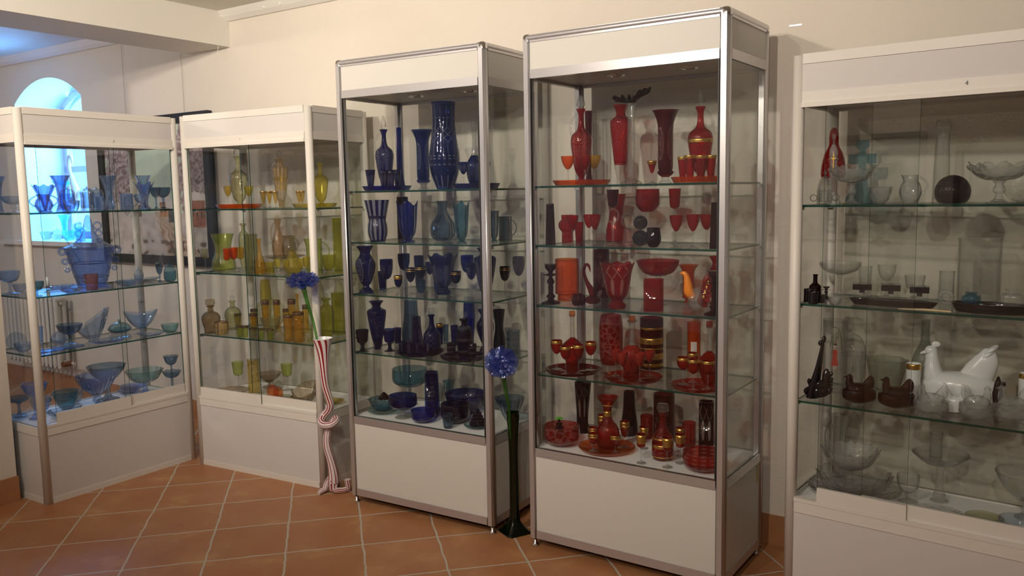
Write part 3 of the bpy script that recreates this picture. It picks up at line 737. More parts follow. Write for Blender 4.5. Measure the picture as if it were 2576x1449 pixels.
@kind('bottle', 'bottle')
def bot(o, R, H, m, k): shell('bottle', k.get('pr') or [(.9, 0), (1, .02), (1, .5), (.86, .58), (.42, .68), (.36, .8), (.36, .95), (.42, .95), (.42, 1)], R, H, m, o)
@kind('ball', 'paperweight')
def bal(o, R, H, m, k):
    mb = MB().ell((0, 0, H - R), R, R, R, 32, 24); mb.v = [(x, y, max(z, 0)) for x, y, z in mb.v]; mb.build('ball', M(m), o)
@kind('bunch_of_glass_grapes', 'ornament')
def gra(o, R, H, m, k):
    rnd = random.Random(3); g = R * .26; n = 0
    mt = M(m)
    for L_ in range(5):
        zz = g + L_ * (H - 2 * g) / 4; rr = R * (1 - .17 * L_) - g; cnt = [9, 9, 7, 4, 1][L_]
        for i in range(cnt):
            a = 2 * pi * i / cnt + L_ * .5
            MB().ell((rr * cos(a) * (cnt > 1), rr * sin(a) * (cnt > 1), zz), g, g, g, 10, 7).build('grape', mt, o)
    if k.get('leaf'): leaf_mesh(R * .6, (0, 0, H * 1.0)).build('leaf', M('leafg'), o)
def smooth_path(p, n=4):
    o = []
    for i in range(len(p) - 1):
        a, b, c, d = p[max(i - 1, 0)], p[i], p[i + 1], p[min(i + 2, len(p) - 1)]
        for j in range(n):
            t = j / n; o.append(tuple(.5 * (2 * b[m] + (c[m] - a[m]) * t + (2 * a[m] - 5 * b[m] + 4 * c[m] - d[m]) * t * t + (3 * b[m] - a[m] - 3 * c[m] + d[m]) * t ** 3) for m in range(len(b))))
    o.append(p[-1]); return o
def interp(v, n):
    o = []
    for i in range(n):
        t = i / (n - 1) * (len(v) - 1); j = min(int(t), len(v) - 2); o.append(v[j] + (v[j + 1] - v[j]) * (t - j))
    return o
def leaf_mesh(r, c, n=10):
    vs = [(c[0], c[1], c[2] + .008)]
    for i in range(n * 2):
        a = pi * i / n; rr = r if i % 2 == 0 else r * .6
        vs.append((c[0] + rr * cos(a), c[1] + rr * sin(a), c[2] + .004 * (i % 2)))
    lo = [(x, y, z - .004) for x, y, z in vs]; k = len(vs)
    fs = [(0, i, i % (2 * n) + 1) for i in range(1, 2 * n + 1)]; fs2 = [(k, k + i % (2 * n) + 1, k + i) for i in range(1, 2 * n + 1)]
    side = [(i, k + i, k + i % (2 * n) + 1, i % (2 * n) + 1) for i in range(1, 2 * n + 1)]
    return MB().add(vs + lo, fs + fs2 + side)
@kind('glass_swan', 'ornament')
def swa(o, R, H, m, k):
    mb = MB(); mb.ell((R * .1, 0, R * .45), R * .85, R * .5, R * .45)
    mb.tube(smooth_path([(R * .3, 0, R * .5), (-R * .05, 0, H * .34), (-R * .5, 0, H * .55), (-R * .78, 0, H * .78), (-R * .6, 0, H * .95), (-R * .3, 0, H * .93), (-R * .12, 0, H * .78)]), [R * x for x in interp([.42, .34, .2, .16, .15, .15, .03], 25)], 12)
    mb.build('body', M(m), o)
    MB().ell((R * .72, 0, R * .95), R * .18, R * .35, R * .55, rot=Matrix.Rotation(.5, 3, 'Y')).build('wing', M(k.get('wm', 'clr')), o)
@kind('hen_shaped_dish', 'dish')
def hen(o, R, H, m, k):
    f = k.get('f', -1)
    shell('basket', 'bowlr' if not k.get('round') else 'bowl', R, H * .46, m, o, zb=.1, rm=lambda th, v: 1 - .28 * abs(sin(th)))
    mb = MB(); mb.ell((0, 0, H * .46), R * .78, R * .5, H * .24, 22, 12)
    mb.tube(smooth_path([(f * R * .35, 0, H * .42), (f * R * .52, 0, H * .62), (f * R * .56, 0, H * .78), (f * R * .56, 0, H * .9), (f * R * .60, 0, H * .99)]), [R * x for x in interp([.34, .27, .20, .19, .05], 17)], 14)
    mb.tube([(f * R * .66, 0, H * .9), (f * R * .8, 0, H * .885), (f * R * .9, 0, H * .87)], [R * .08, R * .05, .001], 8)
    mb.tube(smooth_path([(-f * R * .3, 0, H * .5), (-f * R * .55, 0, H * .68), (-f * R * .62, 0, H * .85), (-f * R * .6, 0, H * .97)]), [R * x for x in interp([.32, .32, .24, .06], 13)], 14, flat=.6)
    mb.build('lid', M(m), o)
    if k.get('comb'): MB().ell((f * R * .52, 0, H * 1.0), R * .14, R * .04, H * .07).build('comb', M('blk'), o)
@kind('milk_glass_hen', 'ornament')
def whe(o, R, H, m, k):
    mb = MB(); f = k.get('f', -1)
    mb.lathe(cr([(0, 0), (R * .75, 0), (R * .9, H * .06), (R * .98, H * .3), (R * .9, H * .42), (R * .6, H * .52), (0, H * .56)]), 36); mb.v = [(x, y * .5, z) for x, y, z in mb.v]
    mb.tube(smooth_path([(f * R * .55, 0, H * .3), (f * R * .68, 0, H * .52), (f * R * .70, 0, H * .7), (f * R * .70, 0, H * .84), (f * R * .68, 0, H * .92)]), [R * x for x in interp([.36, .27, .19, .14, .10], 17)], 18)
    mb.ell((f * R * .74, 0, H * .88), R * .17, R * .14, H * .085); mb.tube([(f * R * .84, 0, H * .86), (f * R * .98, 0, H * .83), (f * R * 1.03, 0, H * .81)], [R * .07, R * .035, .001], 8); mb.ell((f * R * .84, 0, H * .77), R * .05, R * .03, H * .05)
    mb.tube(smooth_path([(-f * R * .25, 0, H * .36), (-f * R * .5, 0, H * .58), (-f * R * .66, 0, H * .78), (-f * R * .72, 0, H * .97)]), [R * x for x in interp([.38, .40, .32, .10], 13)], 18, flat=.5)
    for j in range(5): mb.ell((-f * R * (.42 + .08 * j), 0, H * (.62 + .08 * j)), R * .26, R * .16, H * .05, 12, 7, Matrix.Rotation(f * .7, 3, 'Y'))
    mb.build('body', M(m), o)
    MB().ell((f * R * .62, 0, H * .99), R * .12, R * .03, H * .05).build('comb', M(m), o)

# ---- one-off shapes
@kind('ring_stem_glass', 'glass')
def rsg(o, R, H, m, k):
    shell('bowl', 'bucket', R, H * .32, m, o, z0=H * .68)
    zc = H * .53; rr = H * .105
    MB().tube([(rr * cos(a) * .95, 0, zc + rr * 1.15 * sin(a)) for a in [2 * pi * i / 20 for i in range(20)]], .0045, 8, closed=True).build('ring', M('clr'), o)
    turned('stem', [(0, 0), (R, 0), (R, .003), (R, .003), (.006, .012), (.0045, H * .15), (.0045, zc - rr * 1.1), (0, zc - rr * 1.08)], 'clr', o, seg=16)
    turned('neck', [(0, zc + rr * 1.1), (.008, zc + rr * 1.12), (.008, H * .68), (0, H * .68)], 'clr', o, seg=12)
@kind('glass_bell', 'bell')
def bel(o, R, H, m, k):
    shell('bell', [(1, 0), (.92, .1), (.72, .6), (.66, .85), (.3, .97), (.1, 1)], R, H * .52, m, o, zb=.9)
    rr = H * .2; zc = H * .54 + rr
    MB().tube([(rr * .85 * cos(a), 0, zc + rr * sin(a)) for a in [2 * pi * i / 20 for i in range(20)]], .004, 8, closed=True).build('handle', M('clr'), o)
@kind('stacked_rosette_ornament', 'ornament')
def ros(o, R, H, m, k):
    for i, (z, r) in enumerate(((H * .27, H * .27), (H * .76, H * .24))):
        mb = MB(); mb.ell((0, 0, z), r * .8, R * .35, r * .8)
        for j in range(16):
            a = 2 * pi * j / 16; mb.ell((r * .78 * cos(a), 0, z + r * .78 * sin(a)), r * .2, R * .32, r * .2, 8, 6)
            mb.ell((r * .55 * cos(a + .2), -R * .3, z + r * .55 * sin(a + .2)), r * .12, R * .16, r * .12, 8, 6)
            if j % 2: mb.ell((r * .27 * cos(a), -R * .36, z + r * .27 * sin(a)), r * .12, R * .12, r * .12, 8, 6)
        mb.build('rosette', M(m), o)
@kind('glass_rose_on_spike', 'ornament')
def rsp(o, R, H, m, k):
    mb = MB(); mb.ell((0, 0, H * .5), R * .8, R * .8, H * .42)
    for j in range(8):
        a = 2 * pi * j / 8; mb.ell((R * .62 * cos(a), R * .62 * sin(a), H * .5), R * .36, R * .36, H * .4, 8, 6)
        mb.ell((R * .35 * cos(a + .3), R * .35 * sin(a + .3), H * .78), R * .25, R * .25, H * .2, 8, 6)
    mb.build('rose', M(m), o)
    MB().tube([(-R * .7, 0, H * .45), (-R * 1.4, 0, H * .62), (-R * 2.2, 0, H * .78)], [.006, .004, .001], 8).build('spike', M('clr'), o)
@kind('lily_vase', 'vase')
def lil(o, R, H, m, k):
    shell('body', [(.62, 0), (.66, .015), (.3, .06), (.26, .1), (.24, .4), (.22, .6), (.24, .75), (.28, .84), (.32, .87)], R, H, 'clr', o, z0=0, zb=.08, t=.004)
    def rmf(th, v): return 1 + (.10 * cos(2 * th) + .10 * sin(11 * th) + .06 * sin(7 * th + 1)) * v
    def zmf(th, v): return v * (.016 * cos(th) - .006 + .012 * abs(cos(th)) * 1.2 + .007 * sin(11 * th + 1) + .006 * sin(17 * th))
    shell('ruffled_rim', [(.30, 0), (.42, .3), (.62, .62), (.85, .85), (1, 1)], R, H * .07, 'plum', o, z0=H * .86, zfl=.0005, rm=rmf, zm=zmf, t=.006, seg=88)
@kind('glass_bird', 'ornament')
def brd(o, R, H, m, k):
    MB().ell((0, 0, H * .3), R * .52, R * .44, H * .3, 18, 12).build('body', M('cry/dots'), o)
    MB().tube(smooth_path([(-R * .15, 0, H * .36), (-R * .42, 0, H * .5), (-R * .5, 0, H * .72), (-R * .6, 0, H * .9), (-R * .78, 0, H * .98), (-R * 1.0, 0, H * .96)]), [R * x for x in interp([.25, .34, .26, .18, .14, .02], 21)], 14).build('neck', solid('orange_glass', (.85, .25, .02), .12), o)
    mb = MB()
    for i in range(7): mb.ell((R * (.42 + .30 * sin(.35 * i)), 0, H * (.22 + .10 * i)), R * .42, R * .13, H * .09, 14, 8, Matrix.Rotation(.7 - .3 * i, 3, 'Y'))
    mb.build('tail', M('rub'), o)
    mb = MB()
    for i in range(4): mb.ell((R * (.48 + .1 * i), -R * .1, H * (.38 + .12 * i)), R * .07, R * .03, H * .05, 8, 6)
    mb.build('tail_spot', solid('yellow_glass', (.75, .65, .1), .15), o)
@kind('glass_fish', 'ornament')
def fis(o, R, H, m, k):
    mb = MB()
    out = [(0, 0), (.7, .02), (.25, .16), (.6, .3), (.95, .5), (.85, .62), (.7, .8), (.2, 1), (-.15, .98), (-.5, .8), (-.8, .55), (-.6, .3), (-.2, .15), (-.5, .02)]
    mb.prism([(x * R, z * H) for x, z in out], -R * .22, R * .22); mb.ell((.05 * R, 0, H * .55), R * .6, R * .45, H * .38); mb.build('fish', M(m), o)
@kind('glass_violin', 'ornament')
def vio(o, R, H, m, k):
    mb = MB()
    mb.tube(smooth_path([(-R * .35, 0, 0), (-R * .25, 0, H * .18), (-R * .02, 0, H * .45), (R * .18, 0, H * .75), (R * .3, 0, H * .97)]), [R * x for x in interp([.55, .48, .30, .17, .10], 17)], 14, flat=.6)
    mb.tube([(R * .3, 0, H * .9), (R * .33, 0, H * .97), (R * .34, 0, H)], [R * .16, R * .17, R * .04], 12, flat=.8); mb.ell((R * .12, 0, H * .88), R * .18, R * .14, H * .045)
    mb.ell((-R * .1, 0, H * .1), R * .88, R * .34, H * .1, 20, 10); mb.ell((0, 0, H * .2), R * .66, R * .3, H * .1, 20, 10); mb.ell((R * .55, 0, H * .3), R * .3, R * .25, H * .18, 16, 10)
    for j in range(6): mb.ell((R * (.75 + .12 * (j % 2)), 0, H * (.1 + .06 * j)), R * .13, R * .12, H * .035, 10, 7)
    mb.ell((-R * .6, 0, H * .26), R * .14, R * .12, H * .05)
    mb.v = [(x, y, max(z, 0)) for x, y, z in mb.v]
    mb.build('violin', M(m), o)
    for i in range(3): MB().ell((R * (.88 + .04 * i), 0, H * (.12 + .1 * i)), R * .08, R * .08, R * .08, 8, 6).build('peg', M(m), o)
@kind('hooded_figure_bottle', 'bottle')
def mad(o, R, H, m, k):
    turned('pedestal', [(R * .62, 0), (R * .62, H * .03), (R * .5, H * .05), (R * .44, H * .08), (R * .46, H * .4), (R * .3, H * .42), (0, H * .42)], 'clr', o, seg=10)
    mb = MB(); rp = cr([(R * .86, H * .34), (R * .98, H * .37), (R * .95, H * .5), (R * .72, H * .66), (R * .42, H * .76), (R * .38, H * .86), (R * .34, H * .94), (R * .18, H * .99), (0.001, H)])
    mb.lathe(rp, 36); mb.lathe([(max(r - .004, 0), z) for r, z in rp], 36)
    keep = []
    for i, f in enumerate(mb.f):      # the robe is open in front
        cx_ = sum(mb.v[j][0] for j in f) / 4; cy_ = sum(mb.v[j][1] for j in f) / 4; cz_ = sum(mb.v[j][2] for j in f) / 4
        if not (cy_ < 0 and abs(cx_) < R * (.34 if cz_ < H * .74 else .17) and cz_ < H * .93): keep.append(i)
    for n_ in ('f', 'uv', 'mi', 'sm'): setattr(mb, n_, [getattr(mb, n_)[i] for i in keep])
    mb.build('robe', M('rub'), o)
    mb = MB(); mb.ell((0, -R * .2, H * .875), R * .2, R * .2, H * .05).ell((0, -R * .2, H * .81), R * .1, R * .1, H * .04); mb.build('head', M('cry'), o)
    mb = MB(); mb.lathe(cr([(R * .5, H * .34), (R * .52, H * .4), (R * .42, H * .6), (R * .36, H * .7), (R * .12, H * .78), (0, H * .78)]), 16, c=(0, -R * .38, 0)); mb.tube(smooth_path([(-R * .5, -R * .5, H * .56), (-R * .2, -R * .82, H * .6), (0, -R * .86, H * .66)]), R * .1, 8).tube(smooth_path([(R * .5, -R * .5, H * .56), (R * .2, -R * .82, H * .6), (0, -R * .86, H * .66)]), R * .1, 8); mb.build('gown', glass('frosted_gown_glass', tot((.8, .82, .8)), .4, (.7, .72, .7)), o)
    mb = MB(); mb.box(-R * .04, -R * .98, H * .42, R * .04, -R * .92, H * .66).box(-R * .16, -R * .98, H * .58, R * .16, -R * .92, H * .6); mb.build('cross', M('gold'), o)
@kind('printed_tumbler', 'glass')
def ptu(o, R, H, m, k):
    shell('cup', 'cyl', R, H, 'clr', o, zb=.04)
    y = -R * .9
    def disc(mb, x, z, a, b): mb.ell((x, y + .001, z), a, .0035, b, 12, 8)
    mb = MB(); mb.prism([(-.3, .3), (.3, .3), (.2, .42), (.16, .52), (-.16, .52), (-.2, .42)] and [(x * R, z * H) for x, z in [(-.3, .38), (.28, .38), (.14, .52), (.2, .56), (.14, .6), (-.12, .6), (-.2, .56), (-.14, .52)]], y - .003, y); mb.build('dress', M('redp'), o)
    mb = MB(); disc(mb, 0, H * .64, R * .11, R * .12); mb.box(-R * .12, y - .002, H * .33, -R * .06, y, H * .38).box(R * .04, y - .002, H * .33, R * .1, y, H * .38); mb.build('face_and_legs', M('skin'), o)
    mb = MB(); disc(mb, 0, H * .675, R * .15, R * .1); mb.build('hair', M('brown'), o)
    mb = MB(); disc(mb, R * .05, H * .71, R * .09, R * .04); mb.build('bow', M('redp'), o)
    mb = MB()
    for i in range(6):
        a = .25 * i; mb.tube([(R * .5 - R * .9 * i / 6, y - .001, H * (.9 - .02 * i)), (R * .5 - R * .9 * i / 6 - R * .15, y - .001, H * (.78 - .03 * i))], .0012, 5)
    mb.tube([(R * .5, y - .001, H * .6), (R * .42, y - .001, H * .8), (R * .2, y - .001, H * .9), (-R * .3, y - .001, H * .92)], .002, 6); mb.build('willow_branch', solid('olive_enamel', (.1, .13, .06), .5), o)
@kind('lidded_cube_box', 'box')
def cub(o, R, H, m, k):
    MB().box(-R, -R, 0, R, R, H * .66).build('cube', M('clr'), o); MB().box(-R * .3, -R * .3, H * .45, R * .3, R * .3, H * .655).build('well', M('stone'), o)
    MB().box(-R * 1.05, -R * 1.05, H * .67, R * 1.05, R * 1.05, H).build('lid', M('stone'), o)
@kind('inkwell', 'inkwell')
def ink(o, R, H, m, k):
    shell('well', [(.9, 0), (1, .05), (1, .75), (.6, .8), (.6, .98), (.64, 1)], R, H, m, o, rm=sqm(5), t=.006)
@kind('dark_boat_tray', 'tray')
def boa(o, R, H, m, k):
    mb = MB(); 
    def rmf(th, v): return 1
    me = cr([(.84, 0), (.9, .1), (1, .9), (1, 1)])
    p = [(0, 0)] + [(r * R, z * H) for r, z in me] + [(r * R - .006, z * H) for r, z in reversed(me) if z > .3] + [(R * .89 - .006, H * .3), (0, H * .3)]
    mb.lathe(p, 40); mb.v = [(x, y * k.get('asp', .3), z) for x, y, z in mb.v]; mb.build('tray', M(m), o)
@kind('long_tray', 'tray')
def lon(o, R, H, m, k):
    a = k.get('asp', .45)
    mb = MB(); mb.prism([(-R, -R * a), (R, -R * a), (R, R * a), (-R, R * a)], 0, .004, Vector((1, 0, 0)), Vector((0, 1, 0)), Vector((0, 0, 1)))
    for x0, y0, x1, y1 in ((-R, -R * a, R, -R * a + .006), (-R, R * a - .006, R, R * a), (-R, -R * a, -R + .006, R * a), (R - .006, -R * a, R, R * a)): mb.box(x0, y0, 0, x1, y1, H)
    mb.build('tray', M(m), o)
@kind('standing_plate', 'plate')
def spl(o, R, H, m, k):
    """round dish standing upright, leaning a little back"""
    mb = MB(); mb.lathe([(0, 0), (R * .6, .002), (R * .92, .012), (R, .016), (R, .020), (R * .9, .016), (R * .58, .007), (0, .006)], 36, rm=k.get('rm'))
    a = radians(80); mb.v = [(x, -(z * cos(pi / 2 - a)) + y * cos(a), R + y * sin(a) + z * .17) for x, y, z in mb.v]
    zmin = min(v[2] for v in mb.v); mb.v = [(x, y, z - zmin) for x, y, z in mb.v]
    mb.build('plate', M(m), o)
@kind('leaf_shaped_dish', 'dish')
def lea(o, R, H, m, k):
    """open shell of fanned leaves"""
    def rmf(th, v): return 1 + .12 * cos(7 * th) * v
    def zmf(th, v): return H * k.get('lift', .55) * max(0, v) * (.5 + .5 * cos(th - k.get('to', 0)))
    shell('dish', 'deep', R, H * .5, m, o, rm=rmf, zm=zmf, zb=.1)
@kind('punch_bowl', 'punch bowl')
def pun(o, R, H, m, k):
    hb = H * .55
    shell('bowl', [(.78, 0), (.8, .02), (.66, .06), (.6, .1), (.68, .28), (.70, .3), (.82, .62), (.84, .64), (.98, 1)], R * .82, hb, m, o, t=.006)
    lid = turned('lid', [(R * .84, hb), (R * .84, hb + .006), (R * .62, hb + H * .05), (R * .36, hb + H * .12), (R * .22, hb + H * .2), (R * .16, hb + H * .3), (R * .1, hb + H * .4), (R * .03, hb + H * .45), (0, hb + H * .45)], m, o, seg=36)
    for s_ in (-1, 1):
        for i, z in enumerate((.60, .70, .80)):
            rr = H * (.032 + .008 * i); c = (s_ * (R * (.17 + .045 * (2 - i)) + rr), hb + H * (z - .55) + H * .05)
            MB().tube([(c[0] + rr * cos(a), 0, c[1] + rr * sin(a)) for a in [2 * pi * j / 14 for j in range(14)]], H * .012, 8, closed=True).build('scroll', M(m), lid)
        for i, (z, rr) in enumerate(((.93, .068), (.68, .056), (.47, .046))):
            x = R * .82 * (.98 - .25 * (1 - z)) + R * rr * 1.1
            MB().tube([(s_ * x + R * rr * 1.5 * cos(a_), 0, hb * z + R * rr * 1.5 * sin(a_)) for a_ in [2 * pi * j / 14 for j in range(14)]], R * rr * .75, 8, closed=True).build('bead_handle', M(m), o)
@kind('ladle', 'ladle')
def lad(o, R, H, m, k):
    MB().tube([(-R, 0, H), (-R * .55, 0, H * .86), (-R * .2, 0, H * .6), (R * .3, 0, H * .3), (R * .8, 0, 0)], [.006, .006, .005, .005, .006], 8).build('ladle', M(m), o)
@kind('two_tier_fruit_stand', 'fruit stand')
def tie(o, R, H, m, k):
    w = dict(rm=scal(9, .07), zm=lambda th, v: .004 * cos(9 * th) * max(0, v - .4))
    shell('lower_dish', 'compb', R, H * .18, m, o, z0=H * .42, **w); shell('upper_dish', 'compb', R * .78, H * .24, m, o, z0=H * .76, **w)
    turned('foot', [(0, 0), (R * .5, 0), (R * .48, .004), (R * .2, H * .08), (R * .13, H * .15), (R * .14, H * .42), (0, H * .42)], m, o)
    turned('stem', [(0, H * .5), (R * .1, H * .5), (R * .12, H * .56), (R * .08, H * .62), (R * .12, H * .76), (0, H * .76)], m, o)
@kind('glass_fruit', 'ornament')
def fru(o, R, H, m, k):
    MB().ell((-R * .25, 0, H * .42), R * .6, R * .5, H * .4).ell((R * .25, R * .1, H * .35), R * .5, R * .45, H * .35).build('fruit', M(m), o)
    mb = MB(); mb.ell((R * .35, 0, H * .72), R * .45, R * .4, H * .28); mb.build('leaf', M('grn'), o)
@kind('glass_cross_figure', 'ornament')
def crf(o, R, H, m, k):
    mb = MB(); pr_ = [(-1, 0), (1, 0), (.95, .09), (.45, .25), (.3, .42), (.22, .62), (.85, .63), (.85, .78), (.2, .78), (.18, .84), (.42, .9), (.36, 1), (-.36, 1), (-.42, .9), (-.18, .84), (-.2, .78), (-.85, .78), (-.85, .63), (-.22, .62), (-.3, .42), (-.45, .25), (-.95, .09)]
    mb.prism([(x * R, z * H) for x, z in pr_], -.012, .012); mb.build('cross', M(m), o)
@kind('frosted_ring', 'ornament')
def rng(o, R, H, m, k):
    MB().tube([(R * .75 * cos(a), 0, R + R * .75 * sin(a)) for a in [2 * pi * i / 20 for i in range(20)]], R * .25, 8, closed=True, flat=.8).build('ring', M(m), o)
    MB().ell((0, 0, R), R * .5, R * .12, R * .5).build('disc', M(m), o)
@kind('thin_stick', 'stick')
def stk(o, R, H, m, k): MB().tube([(-R, 0, .0045), (0, 0, .005), (R, -.02, .0045)], [.002, .0045, .003], 8).build('stick', M(m), o)
@kind('mug', 'mug')
def mug(o, R, H, m, k):
    shell('body', k.get('p', 'mug'), R, H, m, o)
    arc_handle(o, R * .95, H * .2, R * .95, H * .85, R * .7, R * .1, k.get('hm', m), k.get('h', 1))
    if k.get('g'): bands(o, k.get('p', 'mug'), R, H, k['g'], mat=k.get('gm', 'gold'))
    if k.get('lab'):
        mb = MB(); n = 6; vs = []
        for i in range(n + 1):
            a = -pi / 2 - .45 + .9 * i / n
            for z in (.35, .62): vs.append((R * 1.02 * cos(a), R * 1.02 * sin(a), H * z))
        mb.add(vs, [(2 * i, 2 * i + 2, 2 * i + 3, 2 * i + 1) for i in range(n)]); mb.build('label', M('paper'), o)
@kind('bucket_cup', 'cup')
def buc(o, R, H, m, k):
    shell('bucket', 'tumbler', R, H, m, o)
    MB().tube([(-R * 1.0, 0, H * .95), (-R * 1.25, 0, H * .8), (-R * 1.1, 0, H * .55), (-R * .8, 0, H * .5)], .003, 6).build('handle', M(m), o)
@kind('glass_tank', 'tank')
def tnk(o, R, H, m, k): shell('tank', [(1, 0), (1, .98), (1.04, 1)], R, H, m, o, rm=sqm(14), smooth=False, seg=32, t=.004)
@kind('candle_in_holder', 'candle')
def cnd(o, R, H, m, k): MB().lathe([(0, 0), (R, 0), (R, H), (0, H)], 14).build('candle', M('opal'), o)

# ---------------------------------------------------------------- placing things on the shelves
def solve_u(c, px, v, z, u=.5):
    for _ in range(12):
        x0 = proj(loc(c, u, v, z))[0]; x1 = proj(loc(c, u + .01, v, z))[0]
        u -= (x0 - px) * .01 / (x1 - x0)
    return u
ITEMS = []; DBG = []
RIMS = dict(gob=1, tum=1, bow=1, com=1, lea=.5, vas=.75, tray=1, mug=1, sqv=.8, hen=.4, ink=.6)
def shelf(c, z, zmax, rows):
    """rows: (builder, x pixel, base: depth share 0..1 or pixel row of its front foot, top pixel row, width in pixels, material, label, options)"""
    w, d = CAB[c][3], CAB[c][4]; its = []
    for r in rows:
        fn, x, b, top, wp, m, lab = r[:7]; k = r[7] if len(r) > 7 else {}
        zi = z + k.get('up', 0) + (.0056 if k.get('t') else .0006)
        vmin, vmax = .045, d - .03
        if b <= 1: v = vmin + (vmax - vmin) * b; v_fix = True
        else: v = min(max(uv_of(c, hitz(x, b, zi))[1], 0), d); v_fix = False
        u = solve_u(c, x, v, zi); P = loc(c, u, v, zi)
        R = wp / 2 * (P - CAM_O).dot(_F) / F_PX
        if not v_fix: v += R * k.get('fr', .6)
        it = dict(wp0=wp, x0=x, fn=fn, x=x, top=top, wp=wp, m=m, lab=lab, k=k, z=zi, u=u, v=v, R=R, c=c, zmax=zmax)
        its.append(it)
    def clampv(it):
        """keep a thing inside the glass, at the depth nearest to the wanted one that keeps its place in the picture"""
        R_ = it['R'] * it['k'].get('dy', 1); lo, hi = .033 + R_, d - .024 - R_
        lu_, hu_ = .024 + it['R'], w - .024 - it['R']
        if lo > hi: lo = hi = d / 2
        v0 = min(max(it['v'], lo), hi); best = None
        def viol(v):
            u = solve_u(c, it['x'], v, it['z'], it['u']); e = max(lu_ - u, u - hu_, 0)
            if (u < .052 + it['R'] * .9 or u > w - .052 - it['R'] * .9) and (v < lo + .018 or v > hi - .028): e = max(e, .012)
            return e, u
        e, u = viol(v0)
        if e > 0:
            best = (e * 12, v0, u)
            for i in range(21):
                v = lo + (hi - lo) * i / 20; e, u = viol(v); sc = e * 12 + abs(v - v0)
                if sc < best[0]: best = (sc, v, u)
            v0, u = best[1], best[2]
        it['v'] = v0; it['u'] = min(max(u, lu_), hu_) if lu_ < hu_ else w / 2
        it['R'] = it['wp'] / 2 * (loc(c, it['u'], it['v'], it['z']) - CAM_O).dot(_F) / F_PX
    for it in its: clampv(it)
    trays = {it['k']['id']: it for it in its if 'id' in it['k']}
    for n in range(160):
        mv = False
        for i in range(len(its)):
            for j in range(i + 1, len(its)):
                a, b = its[i], its[j]
                if a['k'].get('nc') or b['k'].get('nc'): continue
                ta, tb = a['k'].get('t') or a['k'].get('id'), b['k'].get('t') or b['k'].get('id')
                if ta and ta == tb and ('id' in a['k'] or 'id' in b['k']): continue
                if ta and tb and ta == tb: pass
                elif a['k'].get('t') or b['k'].get('t'):
                    continue
                ra = a['R'] * a['k'].get('cr', 1); rb = b['R'] * b['k'].get('cr', 1)
                du, dv = b['u'] - a['u'], b['v'] - a['v']; need = ra + rb + .002; dist = hypot(du, dv)
                if dist < need and ta and ta == tb:
                    mv = True; e_ = max(dist, .001); px_, py_ = (du / e_ or 1), dv / e_; g_ = (need - dist) * .5 + .0005
                    a['u'] -= px_ * g_; b['u'] += px_ * g_; a['v'] -= py_ * g_; b['v'] += py_ * g_
                    if n > 60: a['wp'] *= .99; b['wp'] *= .99; a['R'] *= .99; b['R'] *= .99
                    continue
                if dist < need:
                    mv = True
                    # slide along the depth so that the picture position stays
                    req = sqrt(max(need * need - du * du, 0)); push = (req - abs(dv)) * .5 + .0005
                    sgn = 1 if dv >= 0 else -1
                    fa, fb = (0 if 'id' in a['k'] else 1), (0 if 'id' in b['k'] else 1)
                    a['v'] -= sgn * push * .5 * fa * (2 if not fb else 1); b['v'] += sgn * push * .5 * fb * (2 if not fa else 1)
                    if n > 70:
                        s2 = 1 if du >= 0 else -1; a['x'] -= s2 * .7 * fa; b['x'] += s2 * .7 * fb
                    if n > 130: a['wp'] *= .985; b['wp'] *= .985
                    for it, f_ in ((a, fa), (b, fb)):
                        if f_: clampv(it)
        # things on a tray stay on it
        for it in its:
            t = it['k'].get('t')
            if t:
                T = trays[t]; lim = max(T['R'] * (.85 if T['fn'] in ('tray', 'boa') else .5) - .005 - it['R'] * dict(gob=.85, tum=.6, dec=.75).get(it['fn'], .8), .004); du, dv = it['u'] - T['u'], it['v'] - T['v']; dd = hypot(du, dv)
                if dd > lim: it['u'] = T['u'] + du * lim / dd; it['v'] = T['v'] + dv * lim / dd; it['R'] = it['wp'] / 2 * (loc(c, it['u'], it['v'], it['z']) - CAM_O).dot(_F) / F_PX
        if not mv: break
    its.sort(key=lambda it: 'on' in it['k']); sup = {}
    for it in its:
        k = it['k']
        if 'on' in k:
            it['z'], T = sup[k['on']]; it['z'] += .0008; lim = max(T['R'] * .55 - it['R'], .002); du, dv = it['u'] - T['u'], it['v'] - T['v']; dd = hypot(du, dv)
            if k.get('side'): it['u'] = T['u'] + k['side'] * (it['R'] + .002); it['v'] = T['v']
            elif dd > lim: it['u'] = T['u'] + du * lim / dd; it['v'] = T['v'] + dv * lim / dd
        P = loc(c, it['u'], it['v'], it['z']); R = it['R']
        rim = RIMS.get(it['fn'], 0) * R; h = .1; dist = (P - CAM_O).dot(_F)
        def topy(h):
            return proj(P + Vector((0, 0, h)))[1] - abs(CAM_H - it['z'] - h) / dist * rim * F_PX / dist
        for _ in range(12):
            y0 = topy(h); y1 = topy(h + .005); h += max(-.05, min(.05, (it['top'] - y0) * .005 / (y1 - y0)))
        H = k.get('H') or (max(R * .17, .012) if it['fn'] == 'pla' else max(h, k.get('hmin', .012)))
        if it['fn'] == 'tray': H = min(max(H, .014), .024)
        if it['fn'] == 'bow': H = max(H, R * .45)
        H = min(H, zmax - .012 - it['z'])
        if 'sid' in k: bf = k.get('bf', .5); sup[k['sid']] = (it['z'] + H * (1 - bf) + max(.08 * H * bf, .0015), it)
        nm, cat, _ = NAMES[it['fn']]; nm = it['k'].get('n', nm); cat = it['k'].get('cat', cat)
        view = atan2(P.y - CAM_O.y, P.x - CAM_O.x) - pi / 2 + it['k'].get('rot', 0)
        if k.get('asp'): view = radians(CAB[c][2])
        root = empty(nm, P, view); n0 = len(bpy.data.objects)
        NAMES[it['fn']][2](root, R, H, it['m'], it['k'])
        kids = list(root.children)
